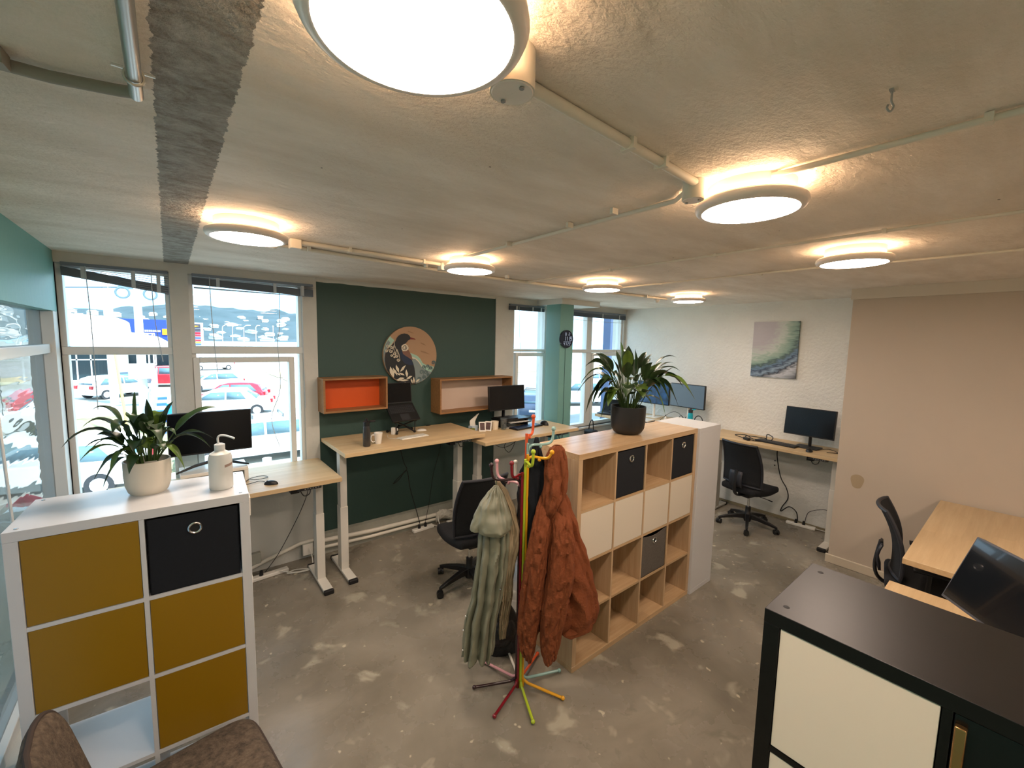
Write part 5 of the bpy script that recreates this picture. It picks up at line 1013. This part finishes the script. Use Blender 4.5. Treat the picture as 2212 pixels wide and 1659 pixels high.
for z_ in (2.5, 3.4, 4.4): b.tube([(.42+.26*math.cos(2*PI*i/12), .26*math.sin(2*PI*i/12), z_) for i in range(12)], .04, 5, closed=True)
b.build('ladder_cage', PW, pl)
t = M().tube([(0, 0, 0), (0, 0, 10.5)], .22, 12).build('mast', PW); t.location = (-2.78, 36, GZ); tag(t, 'thick plain white mast left of the power pole', 'pole')
t = thing('stay_wire', 'yellow guarded stay wire slanting down to the grass', 'stay wire', (-1.35, 24, GZ)); M().tube([(-.15, 0, 0), (-.55, 2, 3.6)], .05, 8).build('guard', mat('yellow_guard', 'd9c25a', .6), t); M().tube([(-.55, 2, 3.6), (-.95, 6, 8)], .02, 6).build('wire', STEEL, t)
first = None
for i, (x, y, h) in enumerate(((9.1, 110, 0), (10.9, 110, 0), (13, 110, 0), (15, 108, 0), (18.7, 110, 0))):
    if first is None:
        first = thing('lamp_post', 'thin white lamp post on the road below the hills', 'lamp post', (x, y, GZ), group='lamp posts below the hills')
        M().tube(smooth([(0, 0, 0), (0, 0, 5.6), (.3, 0, 6.5), (1.2, 0, 6.8)]), .055, 6).build('post', PW, first); M().box(1.0, 1.8, -.15, .15, 6.72, 6.85).build('lantern', PW, first)
    else: dup(first, (x, y, GZ), R(20*i))
# fence with blue feet, parking sign
fc = thing('site_fence', 'mesh site fence on blue feet running away from the window', 'fence', (-.75, 24, GZ))
MF = mat('fence_mesh', 'a9b8c4', .5, alpha=.55)
for i in range(5): M().box(-.02, .02, i*3.2, i*3.2+3.1, .1, 2.0).build('mesh_panel', MF, fc); M().box(-.1, .5, i*3.2-.15, i*3.2+.15, 0, .16).build('foot_block', mat('blue_block', '2e62c8', .6), fc)
ps = thing('parking_sign', 'blue parking sign beside the site fence', 'sign', (.12, 20.5, GZ)); M().tube([(0, .04, 0), (0, .04, 1.8)], .03, 8).build('post', STEEL, ps); M().box(-.3, .3, -.02, .02, 1.0, 1.75).build('board', mat('sign_blue', '1d7fc4', .5), ps)
b = M(); b.box(-.10, -.04, -.03, -.02, 1.35, 1.68); b.box(-.04, .10, -.03, -.02, 1.62, 1.68); b.box(.06, .11, -.03, -.02, 1.48, 1.68); b.box(-.04, .10, -.03, -.02, 1.46, 1.52); b.box(-.14, .14, -.03, -.02, 1.15, 1.2); b.build('letter_p', MUG, ps)
# rail fence
rf = thing('rail_fence', 'low white rail fence across the grass', 'fence', (-14, 30.5, GZ)); M().tube([(0, 0, .75), (12.5, -1, .75)], .05, 6).build('rail', PW, rf)
for i in range(6): M().tube([(2.4*i, -.19*i, 0), (2.4*i, -.19*i, .75)], .05, 6).build('post', PW, rf)
fl_ = thing('beach_fence', 'thin white railing along the sandy bank', 'fence', (24, 44, GZ)); M().tube([(0, 0, 1.3), (30, -4, 1.3)], .05, 6).build('rail', PW, fl_)
for i in range(8): M().tube([(4*i, -.53*i, 0), (4*i, -.53*i, 1.3)], .05, 6).build('post', PW, fl_)
t = thing('plinth_tank', 'white pipe stand outside the left window behind the small plant', 'bollard', (2.1, 14.0, GZ)); M().cyl((0, 0, 0), (0, 0, .8), .12).build('post', PW, t)

# cars ------------------------------------------------------------------
CG = mat('car_glass', '53707c', .12); TY = mat('tyre', '2a2e33', .8); HUBM = mat('alloy_wheel', 'c9ced2', .35, .5)
def car(name, loc, rz, col, label, kind='hatch', rack=False):
    """local +X = front"""
    t = thing(name, label, 'car', loc, rz); pm = mat('car_paint_'+col, col, .25, coat=.5)
    L = {'hatch': 4.0, 'sedan': 4.6, 'suv': 4.6, 'wagon': 4.7}[kind]; Wd = 1.76; hh = {'hatch': 1.50, 'sedan': 1.46, 'suv': 1.70, 'wagon': 1.52}[kind]
    x0, x1 = -L/2, L/2; g = .30
    belt = .92*hh/1.5
    low = [(x0+.05, g), (x0, .55), (x0+.04, belt-.05), (x0+.10, belt+.02), (x1-1.15, belt+.02), (x1-.35, belt-.12), (x1-.06, belt-.30), (x1, .50), (x1-.08, g-.02)]
    rear = {'hatch': .35, 'sedan': 1.05, 'suv': .25, 'wagon': .30}[kind]
    top = [(x0+.12, belt), (x0+rear*.6+.12, belt+(hh-belt)*.75), (x0+rear+.35, hh-.03), (x0+rear+1.0, hh), (x1-2.0, hh-.02), (x1-1.55, hh-.14), (x1-.95, belt)]
    if kind == 'sedan': top[0] = (x0+.75, belt); top[1] = (x0+1.15, belt+(hh-belt)*.6)
    b = M(); n = len(low)
    # lower body with rounded plan
    for yy, sx in (): pass
    def lv(y, s_, q): return [(x*s_, y, z) for x, z in q]
    secs = [(-Wd/2, .94), (-Wd/2+.10, .985), (0, 1.0), (Wd/2-.10, .985), (Wd/2, .94)]
    vs = []
    for y, s_ in secs: vs += lv(y, s_, low)
    fs = [(k*n+i, k*n+(i+1) % n, (k+1)*n+(i+1) % n, (k+1)*n+i) for k in range(4) for i in range(n)]+[tuple(range(n)), tuple(4*n+i for i in range(n))[::-1]]
    b.add(vs, fs); n = len(top)
    def cab(y, z): k = (z-belt)/(hh-belt); return y*(1-.20*k)
    vs = []
    for y in (-Wd/2+.04, -Wd/2+.25, 0, Wd/2-.25, Wd/2-.04): vs += [(x, cab(y, z), z-.0+(.03 if abs(y) < .7 and z > belt+.1 else 0)) for x, z in top]
    fs = [(k*n+i, k*n+(i+1) % n, (k+1)*n+(i+1) % n, (k+1)*n+i) for k in range(4) for i in range(n)]+[tuple(range(n)), tuple(4*n+i for i in range(n))[::-1]]
    b.add(vs, fs); body = b.build('body', pm, t, bevel=.03)
    def inset(q, s_): cx = sum(p_[0] for p_ in q)/len(q); cz = sum(p_[1] for p_ in q)/len(q); return [(cx+(x-cx)*s_, cz+(z-cz)*s_) for x, z in q]
    xm = (x0+x1)/2-.1
    for sy in (-1, 1):
        for part_ in (0, 1):
            q = [p_ for p_ in top]; zt = hh-.12; zb_ = belt+.05
            xr0 = top[1][0]+.10; xr1 = top[2][0]+.12; xf0 = x1-1.62; xf1 = x1-1.12
            quad = [(xr0, zb_), (xr1, zt), (xm-.05, zt), (xm-.05, zb_)] if part_ == 0 else [(xm+.03, zb_), (xm+.03, zt), (xf0-.1, zt-.02), (xf1, zb_)]
            M().add([(x, sy*(cab(Wd/2-.04, z)+.012), z) for x, z in quad], [(0, 1, 2, 3)]).build('side_window', CG, t, solid=.01)
    M().add([(x1-1.0, -.62, belt+.06), (x1-1.0, .62, belt+.06), (x1-1.62, .54, hh-.12), (x1-1.62, -.54, hh-.12)], [(0, 1, 2, 3)]).build('windscreen', CG, t, solid=.05)
    rx0, rx1 = (x0+.17, x0+rear*.6+.26) if kind != 'sedan' else (x0+.82, x0+1.28)
    M().add([(top[0][0]+.02, -.58, belt+.08), (top[0][0]+.02, .58, belt+.08), (top[2][0]-.14, .50, hh-.12), (top[2][0]-.14, -.50, hh-.12)], [(0, 1, 2, 3)]).build('rear_window', CG, t, solid=.05)
    for sx in (x0+.75, x1-.80):
        for sy in (-1, 1):
            wl = M().cyl((sx, sy*(Wd/2-.19), .32), (sx, sy*(Wd/2+.01), .32), .32, n=24).build('wheel', TY, t)
            M().cyl((sx, sy*(Wd/2-.0), .32), (sx, sy*(Wd/2+.02), .32), .20, n=12).build('hubcap', HUBM, wl)
    b = M(); b.box(x0-.02, x0+.10, -.80, -.55, .72, .92); b.box(x0-.02, x0+.10, .55, .80, .72, .92); b.build('tail_lights', mat('tail_light', 'b3202a', .3), t)
    b = M(); b.box(x1-.22, x1-.04, -.78, -.5, .60, .72); b.box(x1-.22, x1-.04, .5, .78, .60, .72); b.build('headlights', mat('headlight', 'd9dde0', .15), t)
    M().box(x0-.025, x0, -.24, .24, .50, .62).build('number_plate', MUG, t)
    if rack:
        b = M(); 
        for xx in (-.7, .25): b.tube([(xx, -.62, hh+.10), (xx, .62, hh+.10)], .03, 6); b.tube([(xx, -.6, hh-.02), (xx, -.6, hh+.1)], .03, 6); b.tube([(xx, .6, hh-.02), (xx, .6, hh+.1)], .03, 6)
        b.build('roof_rack', mat('dark_rack', '5b6468', .5), t)
    return t
def cz(x, y): return (x, y, GZ)
car('car', cz(-2.9, 40.0), R(38), 'e9ebea', 'white hatchback parked in front of the white showroom')
car('car', cz(-3.0, 43.5), R(175), '3c4a58', 'dark car with roof rack parked behind the white hatchback', rack=True)
car('car', cz(-.6, 46.5), R(160), 'b8303a', 'red car far back beside the power pole', 'suv')
car('car', cz(4.2, 66), R(190), 'e6e9ea', 'white sedan farthest across the lot beyond the second window', 'sedan')
car('car', cz(2.6, 41.0), R(190), 'eceeee', 'white hatchback in the middle of the lot beyond the second window', 'hatch')
car('car', cz(2.95, 31.6), R(160), 'c8283a', 'red hatchback half hidden behind a white car', 'hatch')
car('car', cz(2.35, 28.0), R(165), 'eef0f0', 'white sedan in front of the red hatchback', 'sedan')
car('car', cz(2.4, 17.4), R(178), 'e2e6e6', 'white wagon with roof rack close outside the second window', 'wagon', rack=True)
car('car', cz(-2.6, 16.6), R(165), 'f2f3f3', 'white car close outside behind the small plant', 'hatch')
car('car', cz(16.9, 18.6), R(45), '39455c', 'dark blue hatchback seen left of the teal column', 'hatch', rack=True)
car('car', cz(22.6, 20.2), R(150), 'e6e8ea', 'white four wheel drive seen right of the teal column', 'suv')
car('car', cz(27.5, 16.6), R(150), 'dfe4e8', 'white car behind the big plant outside the far window', 'hatch')
car('car', cz(33, 27.5), R(150), 'c9d2da', 'silver car far off beyond the far window', 'sedan')
car('car', cz(-4.2, 9.4), R(92), 'd8dcdc', 'pale car seen through the side window', 'wagon', rack=True)
# red flowering bush under the window
RB = mat('red_flowers', 'b8303c', .8, bump=(20, 1)); GB = mat('bush_leaves', '4a5a3a', .9)
for (x, y, s_, lb) in ((-.25, 5.75, .8, 'red flowering bush just outside behind the small plant'), (-1.7, 4.2, .95, 'red flowering bush outside the side window')):
    t = thing('flowering_bush', lb, 'bush', (x, y, GZ)); b = M(); random.seed(int(s_*100))
    b.grid(lambda u, v: (s_*.8*math.cos(2*PI*u)*math.sin(PI*v*.5+.0)*(1+.15*math.sin(9*u*PI)), s_*.6*math.sin(2*PI*u)*math.sin(PI*v*.5), 2.75*(math.cos(PI*v*.5))), 20, 10, closeu=True); b.build('leaves', GB, t)
    b = M()
    for i in range(110):
        a = random.uniform(0, 2*PI); v = random.uniform(.0, .5); b.ball((s_*.8*math.cos(a)*math.sin(PI*v*.5), s_*.6*math.sin(a)*math.sin(PI*v*.5), 2.75*math.cos(PI*v*.5)+.03), random.uniform(.04, .08), 6)
    b.build('flowers', RB, t, ang=80)
GROUPS = {'ceiling light': 'round ceiling lights', 'conduit': 'painted and metal conduits', 'desk': 'height adjustable desks', 'office chair': 'black office chairs', 'monitor': 'computer monitors', 'storage bin': 'fabric bins in the cube shelves',
          'car': 'cars parked outside', 'blind': 'pulled up venetian blinds', 'potted plant': 'potted plants on the cabinets', 'mouse': 'computer mice', 'keyboard': 'computer keyboards', 'power board': 'floor power boards', 'cable': 'loose cables',
          'wall shelf': 'wall box shelves', 'photo frame': 'leaning photo frames', 'mug': 'mugs on the desks', 'laptop': 'laptops', 'junction box': 'ceiling junction boxes', 'sensor': 'ceiling sensors', 'socket': 'surface wall sockets', 'plug': 'power plugs on the corner desk', 'bush': 'red flowering bushes', 'grass': 'grass strips outside'}
for o_ in list(bpy.data.objects):
    if o_.parent is None and o_.get('category') in GROUPS and not o_.get('group'): o_['group'] = GROUPS[o_['category']]
print('objects', len(bpy.data.objects))
